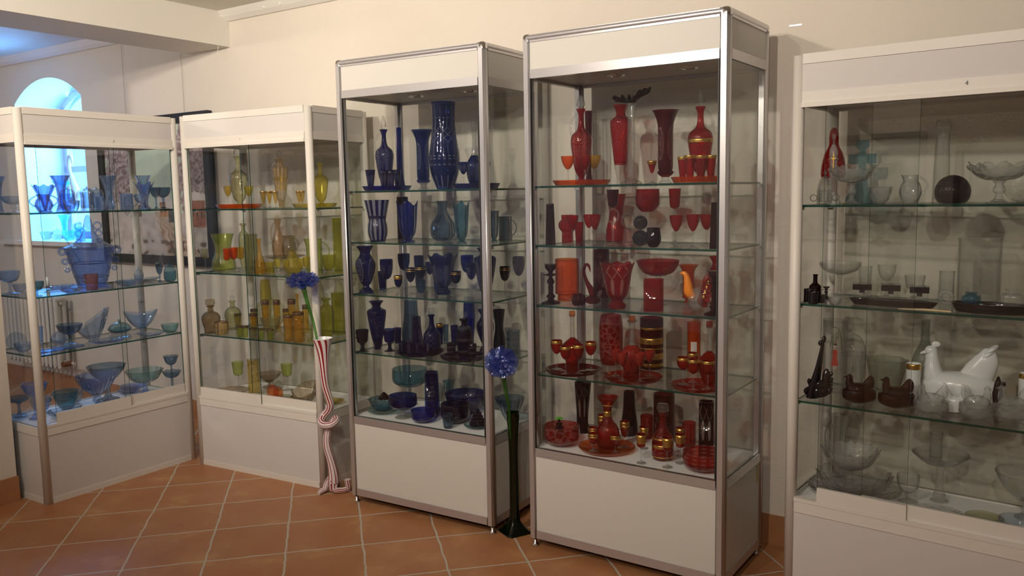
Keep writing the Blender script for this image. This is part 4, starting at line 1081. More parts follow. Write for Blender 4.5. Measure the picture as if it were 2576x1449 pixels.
        if len(kids) == 1 and not kids[0].children:      # a thing that is one piece is one mesh
            o_ = kids[0]; o_.parent = None; o_.location = P; o_.rotation_euler = (0, 0, view)
            bpy.data.objects.remove(root); o_.name = nm; root = o_
        if it['k'].get('asp') and it['fn'] in ('pla', 'bow', 'com'): root.scale = (1, it['k']['asp'], 1)
        tag(root, it['lab'], cat, it['k'].get('grp')); ITEMS.append(root); DBG.append((c, it['fn'], it['lab'][:50], round(it['wp'] / it['wp0'], 2), round(proj(P)[0] - it['x0']), round(it['v'], 3)))

# ================================================================ cabinet of light blue glass
shelf('L', 1.483, 1.83, [
 ('vas', 0, .55, 443, 38, 'sky+rib', 'flared ice blue vase at the far left end of the top shelf', dict(p='flare', rm=scal(8, .06))),
 ('com', 33, .25, 493, 60, 'ice', 'pale blue footed compote with ball stem, left of the white corner post', dict(knob=1)),
 ('pit', 112, .55, 489, 42, 'skyd+rib', 'two-handled ribbed blue pot behind the scalloped square-footed vase', dict(p='jugb', two=1, ht=.8, h=1, n='two_handled_pot', cat='pot')),
 ('vas', 115, .02, 466, 54, 'skyd+rib', 'scalloped dark blue vase tapering to a square foot, left on the top shelf', dict(p='fan', rm=scal(8, .08), zm=scalz(8, .006))),
 ('vas', 157, .75, 441, 44, 'skyd+rib', 'tall flared scalloped vase in deep blue before the bright window', dict(p='flare', rm=scal(8, .06))),
 ('cov', 172, .3, 468, 36, 'skyd', 'round-shouldered blue covered jar with small knob beside a low beaker', dict(p='roundcup', lf=.3, n='covered_jar')),
 ('tum', 181, .0, 505, 38, 'sky', 'low clear blue beaker in front of the round-shouldered jar', dict(p='bowlcup')),
 ('cov', 222, .2, 468, 34, 'ice+fine', 'left of two lidded straight jars with ball knobs', dict(p='mug', lf=.25, kr=.18, n='covered_jar')),
 ('cov', 246, .75, 470, 32, 'sky', 'right of two lidded straight jars with ball knobs', dict(p='mug', lf=.25, kr=.18, n='covered_jar')),
 ('mug', 253, .05, 495, 20, 'sky+rib', 'small ribbed blue mug at the foot of the lidded jars', dict(h=1)),
 ('vas', 277, .35, 441, 42, 'sky+rib', 'tall blue vase flaring above a narrow waist, left of the ribbed cup', dict(p='flareb', rm=scal(8, .06))),
 ('mug', 320, .3, 487, 32, 'sky+rib', 'ribbed blue cup with loop handle between two tall vases', dict(h=1)),
 ('com', 356, .1, 488, 31, 'sky+rib', 'small ribbed sundae dish on a short foot, left of the fan vase', dict(p='cupb', bf=.6, fr=.7)),
 ('vas', 368, .75, 441, 38, 'sky+rib', 'tall smoky blue vase behind the fan vase', dict(p='flare')),
 ('vas', 381, .15, 461, 45, 'skyd+rib', 'pointed fan vase on a dark stepped base', dict(p='fan', rm=scal(6, .14), zm=scalz(6, .012, .6))),
 ('gob', 384, .55, 471, 27, 'steel', 'rear one of two grey blue champagne coupes', dict(p='coupe', sm='steel', sr=.14)),
 ('gob', 427, .05, 471, 38, 'steel', 'front one of two grey blue champagne coupes', dict(p='coupe', sm='steel', sr=.14)),
])
shelf('L', 1.061, 1.475, [
 ('com', 27, 744, 679, 50, 'sky', 'blue footed goblet bowl outside left of the corner post', dict(p='cupb', fr=.8)),
 ('bow', 51, 722, 712, 34, 'ice+cut', 'little beaded dish half hidden by the white corner post', {}),
 ('com', 94, 746, 706, 35, 'teal+cut', 'small teal footed cup with relief pattern', dict(p='cupb', bf=.62, fr=.65)),
 ('pla', 153, 728, 708, 86, 'sky+cut', 'wide beaded blue dish beside the punch bowl', dict(rm=scal(24, .03), asp=.6, dy=.65, cr=.7)),
 ('bow', 180, 738, 722, 58, 'ice+rib', 'shallow boat-like blue dish below the beaded dish', dict(asp=.6, dy=.6, cr=.7)),
 ('cnd', 121, 722, 697, 7, 'opal', 'short white candle standing upright in the beaded dish', dict(nc=1, up=.006)),
 ('pun', 233, 721, 541, 142, 'skyd+cut', 'large blue covered punch bowl with scroll handles and beads', dict(fr=.35, cr=.7)),
 ('lad', 184, .42, 584, 40, 'sky', 'blue glass ladle leaning out of the punch bowl', dict(nc=1, H=.14, up=.15)),
 ('buc', 232, 730, 689, 34, 'pink+cut', 'small pink bucket cup standing before the punch bowl', {}),
 ('bow', 322, 730, 704, 56, 'sky+rib', 'shallow ribbed blue bowl in front of the oval platter', {}),
 ('pla', 350, 706, 694, 122, 'ice', 'long oval pale platter under the little butter dish', dict(id='lp', asp=.45, dy=.5, cr=.65)),
 ('cov', 352, 700, 670, 24, 'ice', 'small clear covered butter dish on the oval platter', dict(t='lp', lf=.6, up=.003)),
 ('com', 402, 693, 660, 38, 'steel+cut', 'small dark blue footed dish by the covered sugar bowl', dict(p='compb', bf=.6)),
 ('cov', 436, 707, 657, 42, 'teal', 'teal covered sugar bowl at the right end of the middle shelf', dict(p='bowlr', lf=.5)),
])
shelf('L', .763, 1.05, [
 ('spl', 43, .75, 832, 46, 'ice+cut', 'crystal patterned plate standing at the left end behind the post', {}),
 ('bow', 60, 888, 858, 44, 'ice+cut', 'clear cut bowl at the left front below the standing plate', {}),
 ('tum', 100, 858, 819, 21, 'sky', 'leaning blue jar with pointed rim behind the post', dict(p='tumbler')),
 ('cov', 150, .7, 824, 44, 'sky+rib', 'domed blue butter dish behind the coupe', dict(lf=.75, p='plate')),
 ('lon', 148, 886, 876, 118, 'sky', 'long rectangular bright blue tray at the shelf front', dict(asp=.22, dy=.3, cr=.45)),
 ('com', 178, 868, 811, 62, 'steel', 'dark blue coupe on a slim stem above the rectangular tray', dict(p='compb', bf=.5, fr=.5, nc=1, up=.006)),
 ('lea', 236, 864, 800, 72, 'ice+rib', 'pale shell-shaped open dish with raised leaf', dict(to=0, lift=1.0)),
 ('pla', 276, 862, 838, 108, 'ice+cut', 'wide oval beaded dish in the middle of the shelf', dict(rm=scal(30, .02), asp=.5, dy=.55, cr=.6)),
 ('cov', 302, 832, 803, 57, 'teal', 'small teal covered dish with pointed knob', dict(lf=.7)),
 ('com', 357, 826, 784, 70, 'sky', 'boat-shaped blue bowl on a foot, highest on this shelf', dict(p='deep', bf=.72, rm=lambda th, v: 1 + .16 * abs(cos(th)) ** 3, zm=lambda th, v: .02 * max(0, v) * abs(cos(th)) ** 3)),
 ('pla', 384, 848, 826, 72, 'sky', 'flat oval blue dish below the boat-shaped bowl', dict(asp=.5, dy=.55, cr=.6)),
 ('bow', 441, 838, 812, 42, 'tealp', 'faceted green blue bowl at the right end', dict(rm=sqm(3))),
])
shelf('L', .401, .755, [
 ('com', 62, 1048, 992, 60, 'steel', 'dark footed dish at the left behind the corner post', dict(bf=.3, rm=scal(8, .06))),
 ('com', 108, 1066, 957, 62, 'skyd', 'tall dark blue footed bowl just right of the corner post', dict(bf=.35, rm=scal(8, .06))),
 ('bow', 122, 1030, 994, 58, 'sky+cut', 'cut blue bowl in the pile at the left', dict(rm=scal(8, .06))),
 ('bow', 158, 1010, 976, 66, 'teal+cut', 'teal ruffled bowl at the back of the left pile', dict(rm=scal(8, .08))),
 ('lea', 193, 1015, 982, 40, 'ice+rib', 'leaf dish with a raised tip beside the big footed bowl', dict(lift=1.0)),
 ('bow', 157, 1046, 1017, 86, 'ice+rib', 'front boat-shaped grey blue dish near the door rail', dict(rm=scal(6, .06), asp=.6, dy=.65, cr=.75)),
 ('com', 234, 1028, 933, 104, 'skyd+fine', 'large violet blue footed bowl in front, left of centre', dict(p='deep', bf=.56, fr=.5, knob=1)),
 ('com', 258, .85, 910, 96, 'steel+rib', 'large grey blue striped compote behind the violet bowl', dict(p='deep', bf=.45, fr=.55)),
 ('com', 368, 1000, 921, 108, 'tealp+rib', 'ruffled turquoise cake bowl on a blue pedestal', dict(p='bowl', bf=.5, fr=.35, sm='skyd', rm=scal(14, .06), cr=.7)),
 ('pla', 333, .85, 984, 60, 'skyd+rib', 'lowest of three stacked blue saucers beside the pedestal', dict(H=.012, grp='stacked blue saucers')),
 ('pla', 333, .85, 978, 60, 'skyd+rib', 'middle of three stacked blue saucers beside the pedestal', dict(nc=1, H=.012, up=.013, grp='stacked blue saucers')),
 ('pla', 333, .85, 972, 60, 'skyd+rib', 'topmost of three stacked blue saucers beside the pedestal', dict(nc=1, H=.012, up=.026, grp='stacked blue saucers')),
 ('tie', 434, 978, 895, 50, 'steel', 'two-tiered smoky blue fruit stand near the right post', {}),
 ('bow', 397, 996, 978, 26, 'ice', 'tiny clear dish at the foot of the fruit stand', {}),
])
# ================================================================ cabinet of yellow and amber glass
RIM = dict(g=[(.86, 1.0)], gm='brown')
shelf('Y', 1.480, 1.83, [
 ('tray', 602, .3, 511, 114, 'ora', 'orange round tray under the tall cut ewer', dict(id='y1')),
 ('dec', 604, .35, 373, 46, 'pale/star', 'pale cut ewer with tiered clear stopper on the orange tray', dict(p='ewer', s='crown', h=-1, t='y1', hz=.6)),
 ('gob', 556, .3, 468, 21, 'amb', 'amber goblet left of the pale ewer', dict(p='wine', t='y1')),
 ('gob', 641, .3, 468, 23, 'yel', 'yellow goblet right of the pale ewer', dict(p='wine', t='y1')),
 ('gob', 664, .1, 481, 17, 'amb', 'first dark-rimmed amber liqueur glass right of the orange tray', dict(p='vcup', bf=.75, g=[(.84, 1.)])),
 ('gob', 679, .35, 481, 17, 'amb', 'second dark-rimmed amber liqueur glass right of the orange tray', dict(p='vcup', bf=.75, g=[(.84, 1.)])),
 ('gob', 694, .1, 481, 16, 'amb', 'third dark-rimmed amber liqueur glass right of the orange tray', dict(p='vcup', bf=.75, g=[(.84, 1.)])),
 ('dec', 709, .6, 381, 41, 'amb/stripes', 'slender amber ewer with high shoulders and leaf stopper', dict(p='shoulder', s='crown', h=-1, hz=.7)),
 ('gob', 710, .0, 478, 22, 'clr', 'clear footed glass before the slender amber ewer', dict(p='bucket', bf=.6)),
 ('tray', 792, .45, 511, 112, 'yel', 'yellow round tray behind the right corner post', dict(id='y2')),
 ('gob', 741, .3, 480, 18, 'amb', 'left dark-rimmed liqueur glass on the yellow tray', dict(p='vcup', bf=.75, t='y2', g=[(.84, 1.)])),
 ('gob', 761, .3, 480, 16, 'amb', 'right dark-rimmed liqueur glass on the yellow tray', dict(p='vcup', bf=.75, t='y2', g=[(.84, 1.)])),
 ('dec', 809, .6, 393, 38, 'yel', 'yellow decanter seen through the side glass above the tray', dict(p='ewer', s='facet', t='y2')),
])
shelf('Y', 1.121, 1.472, [
 ('gob', 518, 681, 626, 17, 'pale/leaf', 'small etched glass alone at the left of the middle shelf', dict(p='bucket', bf=.45)),
 ('vas', 564, 679, 587, 59, 'lime/star', 'wide green yellow vase cut with a large star', dict(p='waist')),
 ('gob', 573, 684, 625, 19, 'ora', 'left of three orange goblets before the star vase', dict(p='bucket', bf=.5)),
 ('gob', 590, 684, 622, 20, 'ora', 'middle of three orange goblets before the star vase', dict(p='bucket', bf=.5)),
 ('gob', 607, 684, 622, 20, 'honey', 'right of three orange goblets before the star vase', dict(p='bucket', bf=.5)),
 ('dec', 617, .75, 553, 26, 'pale', 'pale square-shouldered decanter with a clear ball stopper', dict(p='slim', s='ball')),
 ('sqv', 634, .45, 588, 42, 'pale', 'pale grey green square vase in the middle of the shelf', {}),
 ('bot', 655, .0, 600, 30, 'honey', 'amber carafe with thin neck beside the grey green vase', dict(pr=DEC['cara'])),
 ('com', 716, .6, 640, 108, 'smoke', 'flat brown cake stand carrying a pitcher and a jug', dict(p='plate', bf=.16, fr=.35, n='cake_stand', cat='cake stand', cr=.65, sid='ys')),
 ('pit', 680, .6, 551, 32, 'peach', 'tall peach pitcher on the left of the cake stand', dict(h=-1, nc=1, on='ys', side=-1, ho=.45, hz=.4)),
 ('pit', 712, .6, 592, 36, 'smoke', 'round brown jug with twisted handle on the cake stand', dict(p='jugb', h=1, nc=1, on='ys', side=1)),
 ('tum', 674, .1, 658, 34, 'yel', 'wide yellow tumbler under the cake stand', dict(p='mug')),
 ('gob', 700, .05, 650, 18, 'yel', 'first yellow cordial glass from the left', dict(p='cupb', bf=.6)),
 ('gob', 721, .05, 652, 18, 'yel', 'second yellow cordial glass from the left', dict(p='cupb', bf=.6)),
 ('dec', 738, .4, 574, 44, 'yel', 'squat yellow decanter with a clear spire stopper', dict(p='cara', s='spire', nk=.6, nm='pale')),
 ('gob', 757, .05, 650, 18, 'yel', 'third yellow cordial glass from the left', dict(p='cupb', bf=.6)),
 ('gob', 773, .1, 645, 18, 'yel', 'fourth yellow cordial glass next to the right post', dict(p='cupb', bf=.6)),
 ('pit', 793, .35, 600, 40, 'lime', 'lime jug with a long loop handle behind the corner post', dict(p='mug', h=1, ho=1.0, ht=.8, hx=.9)),
 ('sqv', 852, .55, 548, 28, 'oli', 'tall olive square vase behind the side glass', {}),
 ('bow', 828, .85, 640, 36, 'oli', 'small olive bowl at the back behind the side glass', {}),
])
shelf('Y', .763, 1.11, [
 ('dec', 538, 836, 753, 45, 'smoke', 'brown and cream whisky decanter with block stopper, far left', dict(p='whisky', s='flat', sm='smoke')),
 ('tum', 551, 843, 806, 36, 'amb/stripes', 'amber barrel tumbler before the whisky decanter', dict(p='barrel', g=[(.93, 1.)], gm='brown')),
 ('dec', 588, .7, 743, 40, 'pale', 'clear amber waisted decanter with broad collar and dome stopper', dict(p='whisky', s='ball')),
 ('tum', 600, 826, 788, 19, 'amb', 'lone amber beaker beside the waisted decanter', RIM),
 ('tum', 604, 852, 818, 17, 'lime', 'shot glass at the left end of the front row of five', RIM),
 ('tum', 618, 853, 819, 16, 'lime', 'second shot glass in the front row of five', RIM),
 ('tum', 637, 856, 823, 19, 'pale', 'middle shot glass in the front row of five', RIM),
 ('tum', 658, 858, 825, 19, 'lime', 'fourth shot glass in the front row of five', RIM),
 ('tum', 681, 859, 826, 19, 'lime', 'shot glass at the right end of the front row of five', RIM),
 ('tum', 639, 835, 787, 20, 'amb', 'amber beaker behind the middle shot glass', RIM),
 ('tum', 641, .75, 776, 18, 'amb', 'amber beaker at the back left of the standing plate', RIM),
 ('spl', 681, .85, 728, 76, 'pale+cut', 'large round yellow plate standing on edge', dict(dy=.2, cr=.5)),
 ('vas', 672, 1.0, 702, 28, 'yel', 'tall yellow vase behind the standing plate', dict(p='egg', nc=1)),
 ('tum', 671, .55, 754, 19, 'honey', 'left amber beaker in front of the standing plate', RIM),
 ('tum', 699, .6, 754, 17, 'honey', 'right amber beaker in front of the standing plate', RIM),
 ('bow', 683, .3, 795, 50, 'pale+cut', 'crystal bowl below the standing plate', dict(p='deep')),
 ('tum', 721, .8, 776, 16, 'amb', 'hindmost amber beaker left of the orange vase', RIM),
 ('tum', 737, .65, 752, 20, 'honey', 'tall amber beaker touching the orange flared vase', RIM),
 ('vas', 751, .85, 738, 22, 'honey', 'orange vase with flared lip behind the beer mugs', dict(p='cara')),
 ('mug', 727, 860, 791, 24, 'honey+cut', 'left amber beer mug with dark rim', dict(h=-1, g=[(.9, 1.)], gm='brown')),
 ('mug', 753, 862, 783, 28, 'honey+cut', 'right amber beer mug with dark rim', dict(h=1, g=[(.9, 1.)], gm='brown')),
 ('tum', 771, .7, 766, 16, 'honey', 'narrow amber beaker next to the right post', RIM),
 ('swa', 783, 862, 765, 24, 'lime', 'green yellow glass bird by the right post', dict(wm='lime', n='glass_bird')),
 ('dec', 824, .5, 737, 38, 'oli', 'olive decanter with ball stopper behind the side glass', dict(p='slim', s='ball')),
 ('vas', 853, .8, 735, 32, 'oli', 'tall olive cylinder vase at the far right behind glass', dict(p='cyl')),
])
shelf('Y', .401, .755, [
 ('gob', 601, .75, 907, 29, 'lime', 'left of two lime green wine glasses on the bottom', dict(p='bucket', bf=.55)),
 ('sqv', 641, .35, 902, 38, 'amb+cut', 'tall ochre block-shaped vase at the bottom', dict(solidtop=1)),
 ('com', 678, .95, 932, 62, 'smoke', 'brown footed bowl behind the ochre block vase', dict(p='deep', bf=.6, cr=.6)),
 ('gob', 724, .8, 912, 29, 'lime', 'right of two lime green wine glasses on the bottom', dict(p='bucket', bf=.5)),
 ('pla', 573, .55, 962, 96, 'peach', 'wide amber brown plate at the bottom left', {}),
 ('pla', 694, .12, 985, 86, 'pale', 'pale yellow plate under the glass fruit', dict(id='yp')),
 ('fru', 699, 1000, 958, 50, 'ora', 'orange glass fruit with green leaf on the pale plate', dict(t='yp')),
 ('lea', 770, .3, 968, 72, 'smoke+rib', 'ruffled amber leaf dish at the bottom right', dict(lift=.7, to=.8)),
 ('pla', 838, .5, 985, 56, 'amb+rib', 'amber plate seen through the right side glass', {}),
])
# ================================================================ cabinet of cobalt blue glass
shelf('B', 1.562, 2.003, [
 ('tray', 974, .12, 467, 124, 'cobb', 'cobalt round tray under the handled ewer', dict(id='b1')),
 ('dec', 966, .5, 295, 46, 'cob/star', 'cobalt ewer with clear spire stopper and clear handle', dict(p='ewer', s='spire', h=-1, hz=.62, t='b1')),
 ('tum', 933, .1, 427, 25, 'cob/star', 'etched cobalt beaker at the left edge of the ewer tray', dict(p='cone', t='b1')),
 ('tum', 964, .0, 427, 25, 'cob/star', 'etched cobalt beaker straight before the ewer', dict(p='cone', t='b1')),
 ('tum', 993, .0, 427, 25, 'cob/star', 'etched cobalt beaker at the right of the ewer tray', dict(p='cone', t='b1')),
 ('tum', 1014, .6, 427, 20, 'cob/star', 'hindmost etched cobalt beaker on the ewer tray', dict(p='cone', t='b1')),
 ('vas', 1008, 1.0, 320, 30, 'cobb', 'slender swung cobalt vase rising behind the first tray', dict(p='swung')),
 ('vas', 1066, .6, 325, 56, 'cob/leaf', 'trumpet vase cut with a leaf scroll on a stepped clear foot', dict(p='trumpet', fm='clr', zf=.12)),
 ('vas', 1120, .35, 254, 77, 'cob/bigvase', 'giant cobalt vase with lattice cutting, tallest of all', dict(p='bigvase')),
 ('tray', 1199, .3, 460, 120, 'cob', 'cobalt round tray behind the silver corner post', dict(id='b2')),
 ('dec', 1189, .6, 305, 42, 'cob/star', 'cobalt decanter with clear neck on the right tray', dict(p='round', s='facet', nk=.55, t='b2')),
 ('gob', 1157, .1, 407, 27, 'cob/star', 'small cobalt goblet left on the right tray', dict(p='wine', t='b2')),
 ('gob', 1241, .6, 407, 23, 'cob/star', 'small cobalt goblet right on the right tray behind the post', dict(p='wine', t='b2')),
])
shelf('B', 1.314, 1.554, [
 ('vas', 951, .2, 503, 63, 'cob/stripes', 'flared vase with bold clear and cobalt stripes', dict(p='urnstripe')),
 ('sqv', 1015, .8, 495, 36, 'navy/lattice', 'black blue square vase behind the fluted vase', {}),
 ('vas', 1027, .2, 511, 52, 'cobb+rib', 'dark cobalt fluted vase with a notched rim', dict(p='fluted', rm=scal(4, .06), zm=scalz(4, .012, .7))),
 ('vas', 1115, .5, 505, 64, 'steel+fine', 'round-bellied steel blue flask vase', dict(p='flask')),
 ('vas', 1162, .15, 511, 40, 'teal+rib', 'slim teal fluted vase beside the round flask', dict(p='fluted', rm=scal(4, .06), zm=scalz(4, .012, .7))),
 ('vas', 1243, .5, 530, 28, 'steel+rib', 'small blue fluted vase behind the side glass', dict(p='fluted')),
 ('mug', 1272, .75, 544, 34, 'steel+fine', 'blue grey tankard with handle behind the side glass', dict(h=1)),
])
shelf('B', 1.059, 1.306, [
 ('vas', 922, 740, 613, 49, 'cob/leaf', 'cobalt baluster vase with cut eye motif, left end of the third shelf', dict(p='baluster')),
 ('tum', 963, .5, 681, 23, 'cob/flower', 'short cobalt tumbler behind the first wine goblet', {}),
 ('gob', 974, 735, 651, 33, 'cob/leaf', 'etched blue wine goblet right of the baluster vase', dict(bf=.62, p='cupb')),
 ('gob', 1003, 742, 692, 21, 'cob', 'tiny cobalt cordial with a broad gold rim', dict(p='cupb', bf=.62, g=[(.7, .98)])),
 ('gob', 1018, .9, 637, 31, 'cob/flower', 'tall pale-etched goblet at the back', dict(p='cupb', bf=.5)),
 ('gob', 1034, .25, 672, 25, 'navy', 'dark goblet with two gold lines, left of the group', dict(p='goblet', bf=.55, g=[(.74, .79), (.87, .9)])),
 ('tum', 1056, .95, 642, 26, 'cob/flower', 'tall flowered tumbler standing at the back', {}),
 ('gob', 1059, .5, 668, 30, 'navy', 'dark goblet with gold lines behind the round beaker', dict(p='goblet', bf=.5, g=[(.74, .79), (.87, .9)])),
 ('tum', 1060, 738, 703, 24, 'steel/flower', 'round-bottomed grey blue beaker at the front', dict(p='roundcup')),
 ('gob', 1083, .7, 658, 22, 'cob/star', 'narrow etched goblet left of the ruffled vase', dict(bf=.45)),
 ('vas', 1116, .45, 640, 71, 'cob/star', 'big ruffled cobalt vase with diamond cutting', dict(p='tulip', rm=scal(6, .08), zm=scalz(6, .008))),
 ('tum', 1103, 739, 706, 23, 'cobb/flower', 'small cobalt beaker before the ruffled vase', {}),
 ('gob', 1148, 744, 681, 27, 'navy', 'dark goblet with gold rings at the shelf front', dict(p='cupb', bf=.5, g=[(.74, .79), (.86, .9)])),
 ('gob', 1177, .85, 641, 33, 'cobb/leaf', 'bright cobalt goblet, rear of the pair by the post', dict(p='cupb', bf=.5)),
 ('gob', 1187, .35, 660, 27, 'cob/leaf', 'cobalt goblet, front of the pair by the post', dict(p='goblet', bf=.5)),
 ('vas', 1222, .3, 622, 56, 'cob/star', 'cobalt urn vase half hidden by the silver post', dict(p='shoulder')),
 ('gob', 1271, .6, 669, 26, 'navy', 'dark gold-ringed goblet behind the side glass', dict(p='cupb', bf=.5, g=[(.74, .79), (.86, .9)])),
 ('gob', 1306, .8, 644, 32, 'cob/leaf', 'pale etched goblet next to the rear post', dict(p='goblet', bf=.52)),
])
shelf('B', .769, 1.051, [
 ('vas', 940, 884, 755, 48, 'cob/flower', 'cobalt vase etched with roses, left on the fourth shelf', dict(p='shoulder')),
 ('gob', 905, 888, 827, 33, 'navy', 'black blue footed glass at the left end', dict(p='bucket', bf=.65, sm='navy', sr=.3)),
 ('tum', 957, .3, 852, 20, 'cob/flower', 'small etched beaker at the foot of the rose vase', {}),
 ('gob', 981, 885, 825, 32, 'cob', 'dark cobalt footed glass right of the rose vase', dict(p='bucket', bf=.65, sm='navy', sr=.28)),
 ('tum', 1001, .7, 823, 20, 'cob/flower', 'etched beaker behind the dark footed glass', {}),
 ('vas', 1036, .95, 753, 50, 'steel/flower', 'tall conical vase with frosted flowers behind the tray', dict(p='tallcone')),
 ('tray', 1057, 900, 876, 122, 'navy', 'dark blue round tray of the chequered decanter', dict(id='b3')),
 ('dec', 1088, .4, 774, 44, 'cob/check', 'cobalt bell decanter with clear stopper and chequered cutting', dict(p='bell', s='facet', t='b3')),
 ('vas', 1043, .5, 795, 32, 'cob+rib', 'ribbed cobalt carafe on the left of the tray', dict(p='tallcone', t='b3')),
 ('tum', 1012, .1, 858, 19, 'cob+rib', 'ribbed beaker at the left rim of the dark tray', dict(t='b3', p='mug')),
 ('tum', 1031, .0, 860, 19, 'cob+rib', 'ribbed beaker at the front left of the dark tray', dict(t='b3', p='mug')),
 ('tum', 1053, .0, 861, 19, 'cob+rib', 'ribbed beaker at the front middle of the dark tray', dict(t='b3', p='mug')),
 ('tum', 1077, .0, 862, 19, 'cob+rib', 'ribbed beaker at the front right of the dark tray', dict(t='b3', p='mug')),
 ('tum', 1107, .9, 813, 18, 'cob', 'gold-rimmed tumbler behind the chequered decanter', dict(g=[(.85, 1.)])),
 ('tum', 1122, 1.0, 815, 16, 'steel', 'slim grey blue tumbler between the two trays', {}),
 ('vas', 1182, 1.0, 745, 30, 'cobb', 'tall oval cobalt vase at the back right', dict(p='egg')),
 ('tum', 1144, .9, 817, 20, 'cob/flower', 'etched tumbler behind the second tray', {}),
 ('tray', 1168, 913, 884, 122, 'navy', 'dark blue round tray of the black decanter', dict(id='b4')),
 ('dec', 1170, .3, 784, 40, 'navy/waves', 'black decanter with wavy white lines and clear stopper', dict(p='slim', s='facet', t='b4')),
 ('tum', 1136, .1, 860, 23, 'navy/waves', 'left wavy-lined cup on the black decanter tray', dict(p='bowlcup', t='b4')),
 ('tum', 1202, .1, 863, 23, 'navy/waves', 'right wavy-lined cup on the black decanter tray', dict(p='bowlcup', t='b4')),
 ('vas', 1222, .75, 776, 42, 'cob/flower', 'cobalt vase standing behind the silver post', dict(p='baluster')),
 ('vas', 1257, .9, 777, 32, 'navy', 'dark waisted vase behind the side glass', dict(p='waist')),
 ('tum', 1292, .5, 828, 34, 'steel/dots', 'tumbler with pale dots next to the rear post', dict(p='mug')),
])
shelf('B', .450, .761, [
 ('com', 1033, .75, 917, 89, 'teal', 'large blue champagne coupe bowl on a clear stem', dict(p='bowlr', bf=.5, sm='clr', fr=.4, sr=.1, cr=.5)),
 ('sqv', 1088, .5, 932, 42, 'cob/sprig', 'tall cobalt block vase with leaf sprays', dict(b=1.12)),
 ('vas', 1130, .9, 955, 30, 'teal+rib', 'ribbed teal vase behind the block vase', dict(p='tulip')),
 ('pla', 963, .35, 1036, 88, 'tealp', 'pale teal plate under the shell bowl', dict(id='bp1')),
 ('bow', 955, .35, 993, 72, 'teal+cut', 'dark teal shell bowl at the bottom left', dict(t='bp1', rm=scal(10, .06))),
 ('gra', 966, .35, 992, 30, 'plum', 'little bunch of dark grapes lying in the shell bowl', dict(nc=1, up=.05, H=.04)),
 ('com', 1014, 1060, 985, 72, 'cob/sprig', 'cobalt bowl with leaf sprays on a clear foot', dict(p='bowlr', bf=.62, sm='clr', sr=.16)),
 ('bow', 1060, 1071, 1022, 62, 'cobb/sprig', 'bright cobalt round bowl at the front', dict(p='bowlr')),
 ('bow', 1089, .3, 1022, 40, 'cob/sprig', 'small cobalt round bowl beside the block vase', dict(p='bowlr')),
 ('bow', 1172, .75, 975, 106, 'cob/star', 'wide cut cobalt bowl with clear stars', dict(p='bowl')),
 ('bow', 1146, .25, 1005, 74, 'navy/sprig', 'dark cylindrical bowl with leaf sprays behind the beaker', dict(p='bowlr')),
 ('tum', 1127, 1083, 1037, 29, 'steel', 'dark metallic beaker at the very front', {}),
 ('pla', 1202, 1080, 1062, 70, 'tealp', 'pale teal plate under the large bunch of grapes', dict(id='bp2')),
 ('gra', 1203, 1078, 1027, 44, 'navy', 'large bunch of dark blue glass grapes on the front plate', dict(t='bp2')),
 ('bow', 1284, .5, 990, 72, 'steel+rib', 'ruffled blue grey bowl behind the side glass', dict(p='deep', rm=scal(12, .05))),
])
# ================================================================ cabinet of ruby red glass
GR = [(.78, .98)]
shelf('R', 1.567, 2.005, [
 ('tray', 1463, .15, 452, 147, 'ora', 'orange red round tray of the cut ewer', dict(id='r1')),
 ('dec', 1463, .5, 245, 53, 'rub/star', 'ruby ewer cut with a fan, clear handle and crown stopper', dict(p='ewer', s='crown', h=-1, hz=.62, t='r1')),
 ('gob', 1419, .0, 392, 34, 'ora', 'orange wine glass left of the cut ewer', dict(p='wine', t='r1')),
 ('gob', 1445, .8, 393, 18, 'ora', 'orange red wine glass hidden behind the cut ewer', dict(p='wine', t='r1')),
 ('gob', 1478, .0, 392, 30, 'rub', 'ruby wine glass straight before the cut ewer', dict(p='wine', t='r1')),
 ('gob', 1512, .2, 390, 34, 'honey', 'amber wine glass right of the cut ewer', dict(p='wine', t='r1')),
 ('vas', 1482, 1.0, 278, 26, 'rubd', 'slim dark ruby column vase behind the cut ewer', dict(p='column')),
 ('vas', 1562, .8, 262, 54, 'rub/arcs', 'ruby shouldered vase with swirling cuts and clear lower body', dict(p='shoulder', fm='clr', zf=.25)),
 ('lil', 1588, .2, 226, 82, 'clr', 'tall clear lily vase with black ruffled lip', dict(cr=.6)),
 ('gob', 1640, .05, 404, 25, 'rub', 'small ruby goblet with gold rim standing alone', dict(p='vcup', bf=.55, g=[(.7, .98)])),
 ('vas', 1674, .6, 275, 68, 'rubd/leaf', 'dark ruby trumpet vase cut with rosettes on a clear knob foot', dict(p='trumpet', fm='clr', zf=.09)),
 ('tray', 1758, .25, 443, 140, 'ora', 'orange red round tray of the gold-banded ewer', dict(id='r2')),
 ('dec', 1767, .6, 230, 62, 'rub', 'ruby ewer with gold band and clear spire stopper', dict(p='ewer', s='spire', h=1, hz=.62, t='r2', g=[(.52, .57)])),
 ('tum', 1703, .3, 394, 26, 'rub', 'leftmost gold-rimmed conical glass by the gold-banded ewer', dict(p='cone', t='r2', g=[(.88, 1.)])),
 ('tum', 1731, .0, 390, 30, 'rub', 'second gold-rimmed conical glass before the gold-banded ewer', dict(p='cone', t='r2', g=[(.88, 1.)])),
 ('tum', 1765, .0, 390, 31, 'rub', 'third gold-rimmed conical glass before the gold-banded ewer', dict(p='cone', t='r2', g=[(.88, 1.)])),
 ('tum', 1804, .1, 390, 28, 'rub', 'gold-rimmed conical glass touching the silver post', dict(p='cone', t='r2', g=[(.88, 1.)])),
])
